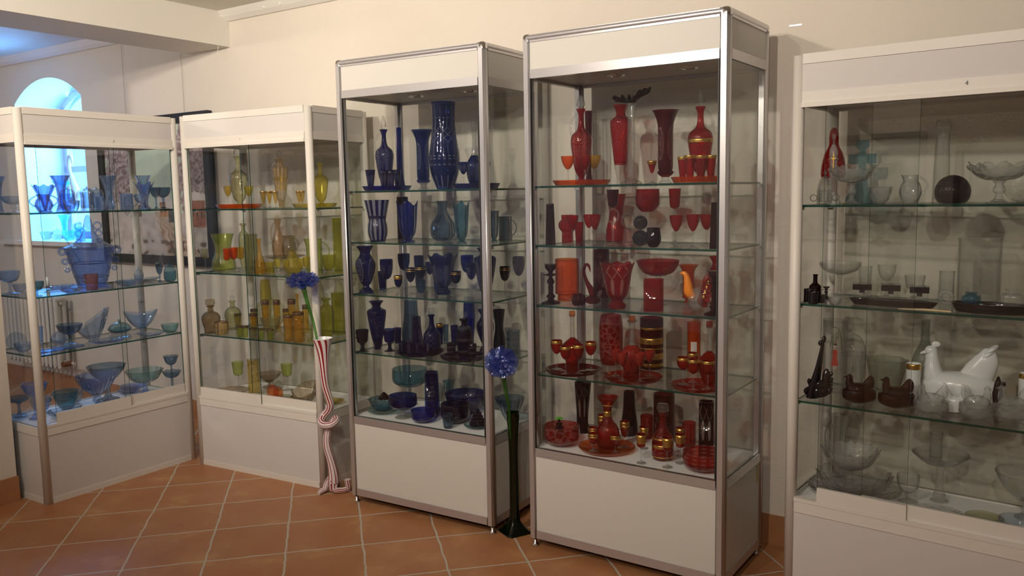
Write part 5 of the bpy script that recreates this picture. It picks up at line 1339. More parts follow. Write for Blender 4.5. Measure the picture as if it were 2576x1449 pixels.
shelf('R', 1.319, 1.559, [
 ('obe', 1384, .1, 512, 28, 'plum', 'left dark purple obelisk on the second shelf', {}),
 ('vas', 1428, .5, 540, 46, 'rub/dots', 'red vase with a round bulge above a dotted base', dict(p='bubble')),
 ('gob', 1441, .0, 541, 30, 'rub', 'ruby wine glass in front of the bulging vase', dict(p='wine', bf=.45)),
 ('tum', 1457, .45, 558, 22, 'rub/flower', 'little engraved ruby beaker beside the bulging vase', {}),
 ('gob', 1482, .7, 539, 29, 'rub/arcs', 'left engraved ruby wine glass of a close pair', dict(p='wine', bf=.5)),
 ('gob', 1497, .2, 539, 29, 'rub/arcs', 'right engraved ruby wine glass of a close pair', dict(p='wine', bf=.5)),
 ('rsg', 1542, .2, 473, 31, 'rubd', 'dark ruby chalice on a clear ring-shaped stem', {}),
 ('vas', 1550, .9, 488, 54, 'rub', 'large red vase behind the ring-stemmed chalice', dict(p='waist')),
 ('bel', 1579, .25, 531, 30, 'pink', 'pinkish glass bell with a clear ring handle', {}),
 ('gob', 1629, .7, 471, 61, 'rub', 'huge red brandy glass with clear twisted stem', dict(p='bowlr', bf=.42, sr=.1, knob=1)),
 ('ros', 1611, .15, 541, 34, 'blk', 'black glass rosettes, one above the other', dict(cr=.7)),
 ('tum', 1644, .1, 572, 38, 'plum', 'dark purple bowl-shaped tumbler beside the black rosettes', dict(p='orb')),
 ('gob', 1697, .8, 469, 31, 'rub', 'tall red glass on a clear bubble stem', dict(p='bucket', bf=.38, knob=1)),
 ('gob', 1701, .1, 541, 34, 'rub/arcs', 'left of three engraved red wine glasses near the post', dict(p='wine', bf=.5)),
 ('gob', 1743, .1, 539, 34, 'rub/arcs', 'middle of three engraved red wine glasses near the post', dict(p='wine', bf=.5)),
 ('gob', 1777, .55, 539, 34, 'rub/arcs', 'right of three engraved red wine glasses near the post', dict(p='wine', bf=.5)),
 ('obe', 1798, .03, 509, 32, 'plum', 'right dark purple obelisk next to the silver post', {}),
])
shelf('R', 1.064, 1.311, [
 ('can', 1386, 769, 653, 46, 'plum', 'left dark turned glass candlestick on the third shelf', {}),
 ('vas', 1427, .6, 649, 60, 'ora/flower', 'glowing orange red cylinder vase with stepped base', dict(p='cylbase')),
 ('rsp', 1456, 774, 737, 37, 'rubd', 'ruby glass rose with a clear spike lying in front', dict(cr=.9)),
 ('swa', 1489, .3, 661, 50, 'rubd', 'dark ruby glass swan with curved neck', {}),
 ('vas', 1513, 1.0, 626, 40, 'rubd/star', 'tall cut ruby vase behind the swan', dict(p='cyl')),
 ('vas', 1553, 780, 660, 84, 'rub/ovals', 'tulip-shaped ruby vase with clear oval cuts', dict(p='tulip', rm=scal(8, .05), zm=scalz(8, .006))),
 ('com', 1655, .6, 650, 108, 'rub/leaf', 'wide shallow ruby compote on a clear stem', dict(p='bowl', bf=.34, sm='clr', fr=.35, sr=.07, cr=.85)),
 ('sqv', 1644, 784, 700, 62, 'rub', 'square ruby block vase with thick clear base', {}),
 ('vas', 1731, 1.0, 664, 52, 'ora', 'orange red flared vase behind the glass bird', dict(p='trumpet')),
 ('brd', 1750, .3, 685, 78, 'ora', 'multicoloured glass bird with orange neck and red yellow tail', dict(cr=.7)),
 ('vas', 1803, .9, 643, 46, 'rub', 'ruby vase hidden behind the right candlestick', dict(p='baluster')),
 ('can', 1796, 801, 669, 48, 'plum', 'right dark turned glass candlestick next to the post', {}),
])
shelf('R', .765, 1.056, [
 ('tray', 1438, 946, 914, 142, 'rubd', 'dark ruby gold-lined tray at the left of the fourth shelf', dict(id='r3')),
 ('dec', 1437, .45, 782, 55, 'rub', 'ruby decanter with clear neck and red cap on the left tray', dict(p='turnip', s='cap', nk=.57, sm='ora', t='r3', g=[(.41, .43)])),
 ('gob', 1393, .4, 853, 29, 'rub', 'gold-rimmed ruby goblet at the left edge of the left tray', dict(p='goblet', t='r3', g=GR)),
 ('gob', 1419, .0, 868, 28, 'rub', 'gold-rimmed ruby goblet front left on the left tray', dict(p='goblet', t='r3', g=GR)),
 ('gob', 1467, .0, 864, 29, 'rub', 'gold-rimmed ruby goblet front right on the left tray', dict(p='goblet', t='r3', g=GR)),
 ('gob', 1487, .4, 857, 29, 'rub', 'gold-rimmed ruby goblet at the right edge of the left tray', dict(p='goblet', t='r3', g=GR)),
 ('vas', 1537, 1.0, 789, 60, 'rub/crackle', 'ruby barrel vase covered with white crackle lines', dict(p='barrel')),
 ('tray', 1593, 971, 934, 148, 'rub', 'bright red round tray in the middle of the fourth shelf', dict(id='r4')),
 ('dec', 1592, .4, 795, 60, 'frost', 'frosted red decanter with long clear neck and red cap', dict(p='round', s='cap', nk=.55, sm='ora', t='r4')),
 ('gob', 1539, .3, 877, 26, 'frost', 'frosted red goblet at the left edge of the middle tray', dict(p='wine', t='r4')),
 ('gob', 1560, .0, 883, 29, 'frost', 'frosted red goblet front left on the middle tray', dict(p='wine', t='r4')),
 ('gob', 1622, .0, 885, 30, 'frost', 'frosted red goblet front right on the middle tray', dict(p='wine', t='r4')),
 ('gob', 1637, .5, 879, 27, 'frost', 'frosted red goblet at the right edge of the middle tray', dict(p='wine', t='r4')),
 ('vas', 1639, 1.0, 795, 58, 'rubd', 'tall dark cylinder vase with broad gold bands', dict(p='cyl', g=[(.78, .82), (.5, .62), (.4, .42), (.2, .32), (.06, .12)])),
 ('mug', 1745, 1.0, 807, 34, 'ora', 'orange frosted mug with a paper label behind the right tray', dict(h=1, lab=1, hm='clr')),
 ('tray', 1757, 993, 955, 140, 'rub', 'bright red round tray nearest the silver post', dict(id='r5')),
 ('dec', 1770, .4, 808, 60, 'rub', 'ruby decanter with clear neck on the right tray', dict(p='turnip', s='cap', nk=.57, sm='rub', t='r5', g=[(.41, .43)])),
 ('gob', 1714, .3, 895, 33, 'rub', 'gold-rimmed ruby goblet at the left edge of the right tray', dict(p='goblet', t='r5', g=GR)),
 ('gob', 1741, .0, 900, 30, 'rub', 'gold-rimmed ruby goblet front left on the right tray', dict(p='goblet', t='r5', g=GR)),
 ('gob', 1728, .8, 884, 28, 'rub', 'gold-rimmed ruby goblet at the back of the right tray', dict(p='goblet', t='r5', g=GR)),
 ('gob', 1794, .0, 903, 33, 'rub', 'gold-rimmed ruby goblet next to the post on the right tray', dict(p='goblet', t='r5', g=GR)),
])
G2 = [(.62, .78), (.82, .98)]
shelf('R', .447, .757, [
 ('bow', 1401, 1128, 1056, 98, 'rub/crackle', 'cut ruby bowl filled with purple grapes', dict(p='bowlr')),
 ('gra', 1407, 1103, 1060, 34, 'plum', 'purple glass grapes with a bright green leaf', dict(nc=1, up=.014, leaf=1, H=.085)),
 ('vas', 1465, .85, 957, 58, 'plum/ovals', 'tall wavy dark purple vase with clear lens cuts', dict(p='column', rm=scal(3, .1, 0))),
 ('tray', 1526, 1151, 1120, 142, 'ora', 'orange red round tray on the cabinet floor', dict(id='r6')),
 ('dec', 1534, .5, 997, 60, 'rub', 'ruby carafe with flared gold-lined neck on the floor tray', dict(p='flaren', s='none', t='r6', g=[(.62, .72), (.82, .85)])),
 ('gob', 1493, .1, 1086, 26, 'rub', 'gold-banded glass front left on the floor tray', dict(p='cupb', bf=.62, t='r6', g=G2)),
 ('gob', 1484, .5, 1071, 26, 'rub', 'gold-banded glass at the left edge of the floor tray', dict(p='cupb', bf=.62, t='r6', g=G2)),
 ('gob', 1558, .1, 1090, 26, 'rub', 'gold-banded glass front right on the floor tray', dict(p='cupb', bf=.62, t='r6', g=G2)),
 ('gob', 1578, .5, 1056, 24, 'rub', 'gold-banded glass at the right edge of the floor tray', dict(p='cupb', bf=.62, t='r6', g=G2)),
 ('gob', 1508, .9, 1040, 24, 'rub', 'gold-banded glass at the back of the floor tray', dict(p='cupb', bf=.62, t='r6', g=G2)),
 ('vas', 1583, 1.0, 980, 42, 'plum', 'nearly black tapering vase at the back', dict(p='tallcone')),
 ('tum', 1627, .9, 1040, 32, 'rub', 'plain red tumbler behind the gold-banded stemware', dict(p='mug')),
 ('vas', 1670, 1.0, 985, 52, 'rubd/flower', 'tall red cylinder vase at the back of the cabinet floor', dict(p='cyl')),
 ('dec', 1667, 1160, 1016, 54, 'rub', 'gold-banded ruby decanter with square clear stopper', dict(p='bell', s='flat', g=[(.44, .47), (.26, .33), (.06, .08)], fr=.8)),
 ('gob', 1613, 1167, 1088, 26, 'rub', 'gold-cupped stem glass left of the square-stoppered decanter', dict(p='bucket', g=[(.35, .98)])),
 ('gob', 1679, 1178, 1096, 28, 'rub', 'gold-cupped stem glass in front of the square-stoppered decanter', dict(p='bucket', g=[(.35, .98)])),
 ('gob', 1711, 1167, 1088, 27, 'rub', 'gold-cupped stem glass right of the square-stoppered decanter', dict(p='bucket', g=[(.35, .98)])),
 ('gob', 1620, .5, 1070, 24, 'rub', 'gold-cupped stem glass at the rear left of the decanter', dict(p='bucket', g=[(.35, .98)])),
 ('gob', 1711, .45, 1072, 24, 'rub', 'gold-cupped stem glass at the rear right of the decanter', dict(p='bucket', g=[(.35, .98)])),
 ('tum', 1733, .85, 1057, 34, 'rub', 'broad red tumbler left of the carved dark vase', dict(p='mug')),
 ('sqv', 1776, .6, 1005, 46, 'plum/ovals', 'carved dark square vase behind the dotted bowl', {}),
 ('bow', 1770, 1203, 1118, 104, 'rub/dots', 'ruby bowl with pale dots next to the silver post', dict(p='bowlr')),
])
# ================================================================ cabinet of clear and black glass
shelf('W', 1.480, 1.83, [
 ('cov', 2074, .3, 426, 38, 'clr+rib', 'clear bell-shaped covered jar with small ring ears', dict(p='mug', lf=.6, kr=.2, ears=1, n='covered_jar')),
 ('mad', 2094, .6, 321, 60, 'rub', 'red robed praying figure bottle on a clear pillar', {}),
 ('com', 2142, .25, 420, 112, 'cry', 'ruffled crystal compote at the left of the top shelf', dict(p='compb', bf=.42, fr=.4, sm='cry', sr=.1, knob=1, rm=lambda th, v: 1 + (.07 * cos(9 * th) + .03 * sin(5 * th)) * max(0, v - .4) * 1.6, zm=lambda th, v: (.009 * cos(9 * th + 1) + .005 * sin(4 * th)) * max(0, v - .5) * 2, cr=.45)),
 ('crf', 2166, .9, 353, 76, 'teal', 'flat blue glass cross standing on a spreading base', dict(dy=.3, cr=.3)),
 ('bow', 2213, .6, 470, 58, 'cry', 'small crystal bowl behind the ruffled compote', dict(rm=scal(8, .08))),
 ('pit', 2289, .4, 440, 52, 'cry', 'round clear crystal pitcher with loop handle', dict(p='jugb', h=1, ht=.7, hx=.85, hm='clr')),
 ('bot', 2366, .95, 300, 40, 'clr', 'tall faint clear vase standing at the back', dict(pr=[(.9, 0), (1, .02), (.9, .5), (.8, .8), (1, .9), (.7, 1)], n='tall_vase', cat='vase')),
 ('bal', 2395, .35, 440, 84, 'stone', 'dark marbled stone ball', {}),
 ('com', 2512, .3, 412, 146, 'cry', 'ruffled crystal compote at the right edge of the picture', dict(p='compb', bf=.42, fr=.4, sm='cry', sr=.1, knob=1, rm=lambda th, v: 1 + (.07 * cos(9 * th) + .03 * sin(5 * th)) * max(0, v - .4) * 1.6, zm=lambda th, v: (.009 * cos(9 * th + 1) + .005 * sin(4 * th)) * max(0, v - .5) * 2, cr=.5)),
 ('spl', 2570, .9, 385, 90, 'clr+cut', 'clear patterned plate standing behind the right compote', dict(dy=.2, cr=.4)),
])
shelf('W', 1.127, 1.47, [
 ('bot', 2050, .55, 690, 29, 'plum', 'small purple apothecary bottle with grey stopper', {}),
 ('tum', 2036, 758, 725, 28, 'blk', 'left black glass cup before the purple bottle', dict(p='mug')),
 ('tum', 2046, 766, 732, 24, 'blk', 'foremost black glass cup at the left end', dict(p='mug')),
 ('tum', 2064, 762, 740, 22, 'blk', 'small black pot right of the foremost cup', dict(p='mug')),
 ('can', 2078, .45, 717, 24, 'blk', 'short black candleholder under the clear coupe', {}),
 ('bow', 2100, 772, 747, 34, 'cry', 'small glittering crystal dish near the black pots', {}),
 ('com', 2112, .75, 655, 100, 'clr', 'wide clear coupe on a clear foot', dict(p='coupe', bf=.35, fr=.4, sr=.08, cr=.4)),
 ('boa', 2244, .22, 752, 210, 'blk', 'long narrow black boat-shaped tray', dict(asp=.2, dy=.22, nc=1, H=.022)),
 ('cub', 2168, .55, 713, 42, 'clr', 'leftmost of three clear cube boxes with dark lids', {}),
 ('cub', 2240, .55, 715, 42, 'clr', 'middle of three clear cube boxes with dark lids', {}),
 ('cub', 2312, .5, 720, 42, 'clr', 'rightmost of three clear cube boxes with dark lids', {}),
 ('rng', 2379, .55, 725, 40, 'cry', 'small frosted glass ring standing on edge', {}),
 ('stk', 2325, .0, 771, 120, 'wood', 'thin pale wooden stick lying at the shelf edge', dict(dy=.1, cr=.1, nc=1)),
 ('boa', 2492, .2, 765, 180, 'blk', 'thick black platter under the blue inkwell', dict(asp=.45, dy=.5, id='wp', H=.03)),
 ('ink', 2442, .2, 733, 44, 'teal', 'blue glass inkwell on the black platter', dict(t='wp', up=.0045)),
 ('ink', 2545, .2, 727, 50, 'clr', 'clear glass inkwell on the black platter', dict(t='wp', up=.0045)),
 ('tnk', 2460, .95, 600, 96, 'clr', 'large clear rectangular glass tank at the back', dict(cr=.7)),
 ('gob', 2175, .95, 668, 34, 'clr', 'clear tumbler-like goblet behind the left cube box', dict(p='bucket', bf=.6)),
 ('gob', 2229, 1.0, 664, 44, 'clr', 'clear wide goblet behind the middle cube box', dict(p='coupe', bf=.5)),
 ('gob', 2300, 1.0, 690, 50, 'clr', 'clear low goblet behind the right cube box', dict(p='bucket', bf=.6)),
 ('tum', 2380, .95, 680, 36, 'clr', 'clear straight tumbler behind the frosted ring', dict(p='mug')),
])
shelf('W', .770, 1.118, [
 ('vio', 2057, 1008, 844, 70, 'blk', 'black glass violin standing on its base', dict(cr=.7)),
 ('ptu', 2098, .7, 803, 60, 'ice', 'tall pale tumbler painted with a girl in a red dress', {}),
 ('cov', 2144, .85, 818, 64, 'clr', 'clear lamp-like jar with domed top', dict(p='bowlcup', lf=.45, n='covered_jar')),
 ('bow', 2228, .9, 893, 94, 'grn', 'pale greenish ruffled bowl at the back', dict(rm=scal(7, .08))),
 ('bot', 2322, 1.0, 804, 60, 'grn', 'frosted green grey bottle behind the white hen', dict(pr=[(.9, 0), (1, .02), (1, .4), (.9, .52), (.5, .66), (.36, .74), (.34, .97), (.4, 1)])),
 ('tum', 2295, .5, 910, 35, 'opal', 'white cup with gold rim left of the white hen', dict(p='mug', g=[(.86, 1.)])),
 ('hen', 2160, 1018, 938, 82, 'plum', 'left dark purple hen on a basket', dict(f=-1, cr=.8)),
 ('hen', 2255, 1031, 945, 88, 'plum', 'right dark purple bird on a basket', dict(f=-1, cr=.8)),
 ('whe', 2410, .62, 868, 176, 'opal', 'big milk white glass hen with raised tail', dict(f=-1, cr=.6, dy=.5)),
 ('whe', 2398, .45, 965, 58, 'opal', 'little milk white hen in front of the big one', dict(f=1, cr=.8)),
 ('hen', 2342, 1045, 962, 84, 'cry', 'leftmost clear glass hen dish', dict(f=-1, cr=.9)),
 ('hen', 2455, 1056, 965, 80, 'cry', 'middle clear glass hen dish', dict(f=1, cr=.95)),
 ('fis', 2506, .4, 946, 28, 'blk', 'black glass fish standing on its tail', {}),
 ('hen', 2545, 1062, 965, 84, 'cry', 'rightmost clear glass hen dish with black comb', dict(f=-1, comb=1, cr=.95)),
 ('tum', 2578, .9, 935, 34, 'opal', 'white cup with gold rim at the right picture edge', dict(p='mug', g=[(.86, 1.)])),
])
shelf('W', .405, .762, [
 ('pit', 2106, .93, 1042, 40, 'clr+fine', 'ribbed clear pitcher with loop handle at the back left', dict(p='mug', h=-1, ht=.8, hx=.9, cr=.8)),
 ('com', 2136, .35, 1108, 136, 'cry', 'ruffled clear footed bowl rising out of the scalloped bowl', dict(p='bowl', bf=.45, fr=.3, sm='clr', rm=scal(16, .05), zm=scalz(16, .006), nc=1, up=.02)),
 ('pla', 2148, .33, 1200, 222, 'clr+cut', 'large clear platter lowest in the left pile', dict(id='wl', cr=.85)),
 ('bow', 2138, .33, 1160, 180, 'clr+rib', 'large scalloped clear bowl lying on the platter', dict(t='wl', rm=scal(18, .04), zm=scalz(18, .005))),
 ('gob', 2296, .65, 1185, 56, 'clr', 'clear wide glass between the two piles', dict(p='cupb', bf=.7)),
 ('com', 2362, .85, 1120, 140, 'clr', 'clear cake stand in the middle', dict(p='plate', bf=.2, fr=.3, n='cake_stand', cat='cake stand', cr=.75, sid='ws')),
 ('tum', 2340, .85, 1085, 30, 'clr', 'clear beaker standing on the cake stand', dict(nc=1, on='ws', p='mug')),
 ('pla', 2352, 1290, 1232, 148, 'cry', 'frosted textured plate in front of the cake stand', dict(cr=1)),
 ('com', 2535, .75, 1165, 165, 'clr', 'large clear footed bowl at the right edge', dict(p='deep', bf=.6, fr=.35, cr=.9)),
 ('pla', 2485, .4, 1235, 110, 'pale', 'yellowish glass plate below the large footed bowl', dict(cr=.95)),
 ('bow', 2556, 1340, 1288, 100, 'ice', 'oval clear dish at the right front', {}),
])

# ================================================================ vases on the floor with glass flowers
def swirl_mat():
    mt, nt, out = newmat('red_white_swirl_glass')
    b = nt.nodes.new('ShaderNodeBsdfPrincipled'); nt.links.new(b.outputs[0], out.inputs[0])
    u, v, t = uvn(nt)
    w_ = ((u * 2. + .1).frac() - .5).abs() * .42 + .07
    a = ((((u * 9. + v * 1.3).frac() - .5).abs() - w_).lt(0.))
    fade = ((u * 2. + .25).frac() - .5).abs().lt(.3)
    nt.links.new(mixc(nt, a, (.74, .66, .66), (.26, .015, .02)), b.inputs['Base Color'])
    b.inputs['Roughness'].default_value = .08; b.inputs['Coat Weight'].default_value = .5
    return mt
M_SWIRL = swirl_mat()
M_MILK = solid('white_inner_glass', (.85, .83, .84), .2)
P1 = hitz(845, 1240, 0); S1 = (P1 - CAM_O).dot(_F) / F_PX
Y1 = proj(P1)[1]
def px1(x, y, dy=0): return ((x - 845) * S1, dy, (Y1 - y) * S1 * 1.015)
v1 = empty('twisted_vase', P1, atan2(P1.y, P1.x) - pi / 2); tag(v1, 'tall twisted red and white striped floor vase between the yellow and cobalt cabinets', 'vase')
path = [(829, 852, 0, 24.5), (829, 862, 0, 21.5), (829, 880, 0, 17), (829, 905, 0, 13), (829, 930, 0, 11), (829, 945, 0, 10.5), (831, 970, 0, 9.5), (838, 1000, 0, 9), (841, 1018, .0, 9), (834, 1032, .01, 9), (822, 1044, .01, 9), (816, 1054, -.01, 9), (824, 1061, -.035, 9), (840, 1060, -.05, 8.5), (853, 1054, -.035, 8), (852, 1050, -.005, 8), (842, 1062, .005, 8.5),
        (834, 1078, 0, 9), (829, 1098, 0, 9.5), (829, 1120, 0, 10), (834, 1145, 0, 10), (839, 1170, 0, 11), (841, 1195, 0, 13), (840, 1212, 0, 14)]
sp_ = smooth_path(path)
MB().tube([px1(x, y, d) for x, y, d, r in sp_], [r * S1 for *_, r in sp_], 24, uvk=3, cap=False).build('stem', M_SWIRL, v1)
x_, _, zt = px1(829, 850); zb_ = px1(829, 947)[2]
mb = MB(); pr2 = cr([(r * S1, z * (zt - zb_)) for r, z in [(9.5, 0), (10.5, .25), (13.5, .5), (19, .86), (23.8, 1)]], 4)
mb.lathe([(r, z) for r, z in reversed(pr2)] + [(0, 0)], 32, c=(x_, 0, zb_))
mb.build('inner_glass', M_MILK, v1)
for pts, rr in (([(840, 1205, 0), (838, 1230, 0), (846, 1246, -.01), (862, 1247, -.01), (874, 1240, 0), (876, 1225, 0), (875, 1208, 0)], [14, 11, 8, 7, 7.5, 8, 8.5]),
                ([(833, 1205, .02), (824, 1218, .03), (818, 1232, .02), (808, 1242, .0), (803, 1241, -.01)], [9, 8, 8, 7, 5]),
                ([(842, 1205, .02), (848, 1222, .06), (852, 1236, .08), (858, 1243, .08)], [9, 8, 7, 6])):
    MB().tube([px1(x, min(y, 1247), d)[:2] + (max(px1(x, y, d)[2], rr[i] * S1 + .0005),) for i, (x, y, d) in enumerate(pts)], [r * S1 for r in rr], 14, uvk=1).build('foot', M_SWIRL, v1)
M_PETAL = glass('cobalt_petal_glass', tot((.10, .18, .62)), .18, (.03, .07, .45), rough=.05, spec=1.6, bump='soft', bs=60)
def flower(name_lab, base, tip, head, R, tilt, az, dist_s):
    """base, tip: world points of the stem; head: centre of the blossom"""
    f = empty('glass_flower', base); tag(f, name_lab, 'flower')
    d = tip - base; mid = base.lerp(tip, .55) + Vector((.008, 0, 0))
    MB().tube([(0, 0, 0), tuple(mid - base), tuple(base.lerp(tip, .85) - base), tuple(d)], [.0045, .007, .010, .012], 12).build('stem', M('stem'), f)
    rot = Matrix.Rotation(az, 3, 'Z') @ Matrix.Rotation(tilt, 3, 'X'); hc = head - base
    for k_, (sc, zo, n_) in enumerate(((1, 0, 9), (.78, .012, 8), (.5, .02, 7))):
        mb = MB()
        pr = cr([(0, -.1), (.25, -.02), (.6, .16), (.85, .2), (1, .12)], 5)
        full = [(r * R * sc, z * R * sc) for r, z in pr] + [(r * R * sc * .985, z * R * sc + .003) for r, z in reversed(pr)]
        mb.lathe(full, 96, rm=lambda a, v: 1 + .035 * sin(n_ * 4 * a) + .03 * cos(n_ * a), zm=lambda a, v: 0)
        mb.v = [(x, y, z + R * .05 * sin(n_ * 4 * atan2(y, x)) * (hypot(x, y) / R) ** 2 + R * .09 * sin(n_ * atan2(y, x)) * (hypot(x, y) / R) ** 2) for x, y, z in mb.v]
        mb.v = [tuple(rot @ Vector((x, y, z + zo)) + hc) for x, y, z in mb.v]
        mb.build('petal_ring', M_PETAL, f)
    MB().ell(tuple(hc + rot @ Vector((0, 0, .012))), R * .13, R * .13, R * .13).build('centre', M_PETAL, f)
    MB().lathe([(0, 0), (.011, 0), (.015, .01), (.012, .022), (0, .024)], 14, c=tuple(d - Vector((0, 0, .012)))).build('calyx', M('stem'), f)
def at1(x, y, P, S):  # point in the vertical plane through P facing the camera
    r = Vector((P.y, -P.x, 0)).normalized(); c = proj(P)
    return P + r * ((x - c[0]) * S) + Vector((0, 0, (c[1] - y) * S * 1.015))
b1 = at1(826, 925, P1, S1); flower('blue glass flower on a green stem standing in the twisted striped vase', b1, at1(789, 724, P1, S1), at1(787, 712, P1, S1), 39 * S1, .42, .15, 0)
def fwd(p, k=.965): return CAM_O + (p - CAM_O) * k
P2 = hitz(1295, 1338, 0); S2 = (P2 - CAM_O).dot(_F) / F_PX
v2 = MB(); H2_ = (proj(P2)[1] - 1036) * S2 * 1.02
pf = cr([(36, 0), (36, .008), (27, .035), (15, .09), (12, .16), (11.5, .35), (11, .6), (12.5, .8), (16, .97), (17, 1)], 5)
def sqf(th, v):
    k = max(0, 1 - v / .16); c_, s_ = abs(cos(th)), abs(sin(th)); sq = (c_ ** 7 + s_ ** 7) ** (-1 / 7); return 1 + (sq * .92 - 1) * k + .05 * cos(8 * th) * (1 - k) * (v < .98)
full = [(0, 0)] + [(r * S2, z * H2_) for r, z in pf] + [(r * S2 - .003, z * H2_) for r, z in reversed(pf) if z > .12] + [(0, .12 * H2_)]
v2.lathe(full, 48, rm=sqf, vmax=H2_)
o = v2.build('floor_vase', glass('dark_green_glass', tot((.0006, .004, .0004)), .35, (.006, .020, .004), spec=1.5, bump='soft', bs=12)); o.location = P2 + Vector((0, 0, .0012)); o.rotation_euler.z = atan2(P2.y, P2.x) - pi / 2 + .5
tag(o, 'slim dark green floor vase with square spreading foot between the cobalt and ruby cabinets', 'vase')
flower('blue glass flower on a green stem standing in the slim green floor vase', at1(1290, 1120, P2, S2), fwd(at1(1273, 930, P2, S2)), fwd(at1(1269, 912, P2, S2)), 40 * S2, 1.0, .1, 0)

# ================================================================ painting behind the left cabinets
def painting():
    s0, s1, z0, z1, t = -5.01, -3.70, 1.085, 2.11, .03
    root = empty('framed_painting', wpt((s0 + s1) / 2, 0, z0)); tag(root, 'black framed winter village painting seen through the two white cabinets at the left', 'painting')
    def fb(a, b, c, d):
        m_ = MB(); m_.obox(wpt(a, .045, c) - root.location, WD * (b - a), WN * .04, Vector((0, 0, d - c))); m_.build('frame', M_BLACK, root)
    w_ = .062
    fb(s0, s1, z0, z0 + w_); fb(s0, s1, z1 - w_, z1); fb(s0, s0 + w_, z0 + w_, z1 - w_); fb(s1 - w_, s1, z0 + w_, z1 - w_)
    nx, ny = 150, 115; rnd = random.Random(5)
    from mathutils import noise
    def nz(x, y, s): return noise.noise(Vector((x * s, y * s, 3.3))) 
    def lerp(a, b, t): t = max(0, min(1, t)); return tuple(p + (q_ - p) * t for p, q_ in zip(a, b))
    def col(u, v):
        n1, n2, n3 = nz(u, v, 6), nz(u, v, 18), nz(u, v, 45)
        c = lerp((.36, .42, .33), (.27, .33, .28), v + n1 * .3)                     # pale green sky
        def tree(cx, wd, top, base):
            e = wd * (1 - abs(v - (top + base) / 2) * 1.1) + .05 * n2 + .03 * n3
            return abs(u - cx + .04 * n1) < e and base < v < top
        if tree(.14, .15, 1.05, .25) or tree(.87, .17, 1.1, .15) or tree(.72, .05, .7, .4):
            c = lerp((.30, .25, .25), (.12, .08, .08), .45 + n3 * 1.2 + n2 * .5)
            if abs((u * 9 + n2 * .8) % 1 - .5) < .05 and n1 > -.25: c = (.07, .045, .04)
        if v < .42 - .35 * u + .1 * n1 and u < .62: c = lerp((.40, .35, .31), (.28, .24, .21), .4 + n2 + n3 * .5)   # snow bank
        if v < .33 and u >= .3: c = lerp((.38, .34, .31), (.26, .23, .21), .5 + n2)
        rx = .52 + (.33 - v) * .75; rw = .03 + (.33 - v) * .42
        if v < .34 and abs(u - rx) < rw:
            c = lerp((.20, .12, .07), (.38, .32, .26), abs(((u - rx) / rw * 2 + n2) % 1 - .5) * 2)               # cart road
        def house(a, b, lo, hi, wallc):
            nonlocal c
            if a < u < b and lo < v < hi: c = lerp(wallc, tuple(k * .6 for k in wallc), .5 + n3)
            if a - .02 < u < b + .02 and hi <= v < hi + .07 - abs(u - (a + b) / 2) * .25: c = (.42, .38, .36)
            if a < u < b and abs(v - (lo + hi) / 2) < .016 and abs(((u - a) * 26) % 1 - .5) < .18: c = (.04, .03, .03)
        house(.30, .36, .30, .40, (.10, .07, .05)); house(.54, .63, .30, .41, (.32, .16, .08)); house(.62, .72, .26, .36, (.08, .07, .07)); house(.80, .97, .22, .42, (.26, .10, .06))
        if v < .12 and n2 > .22: c = (.10, .07, .05)
        return c
    me = bpy.data.meshes.new('canvas'); vs = []; cs = []; fs = []
    for j in range(ny + 1):
        for i in range(nx + 1):
            u, v = i / nx, j / ny
            vs.append(tuple(wpt(s0 + w_ + (s1 - s0 - 2 * w_) * u, .025, z0 + w_ + (z1 - z0 - 2 * w_) * v) - root.location)); cs.append(col(u, v))
    for j in range(ny):
        for i in range(nx): a = j * (nx + 1) + i; fs.append((a, a + 1, a + nx + 2, a + nx + 1))
    me.from_pydata(vs, [], fs); ca = me.color_attributes.new('paint', 'FLOAT_COLOR', 'POINT')
    ca.data.foreach_set('color', [k for c in cs for k in (c[0] * 1.9, c[1] * 1.9, c[2] * 1.9, 1)])
    mt, nt, out = newmat('oil_paint'); b = nt.nodes.new('ShaderNodeBsdfPrincipled'); at = nt.nodes.new('ShaderNodeVertexColor'); at.layer_name = 'paint'
    nt.links.new(at.outputs[0], b.inputs['Base Color']); b.inputs['Roughness'].default_value = .55; nt.links.new(b.outputs[0], out.inputs[0])
    me.materials.append(mt); o_ = bpy.data.objects.new('canvas', me); COL.objects.link(o_); o_.parent = root
    bk = MB(); bk.obox(wpt(s0 + .02, .022, z0 + .02) - root.location, WD * (s1 - s0 - .04), WN * .015, Vector((0, 0, z1 - z0 - .04))); bk.build('backing', M_BLACK, root)
    for s_ in (-4.66, -3.98):
        MB().tube([wpt(s_, .012, z1 - .02) - root.location, wpt(s_, .012, 2.65) - root.location], .0012, 6).build('hanging_wire', solid('wire', (.35, .32, .28), .5), root)
painting()

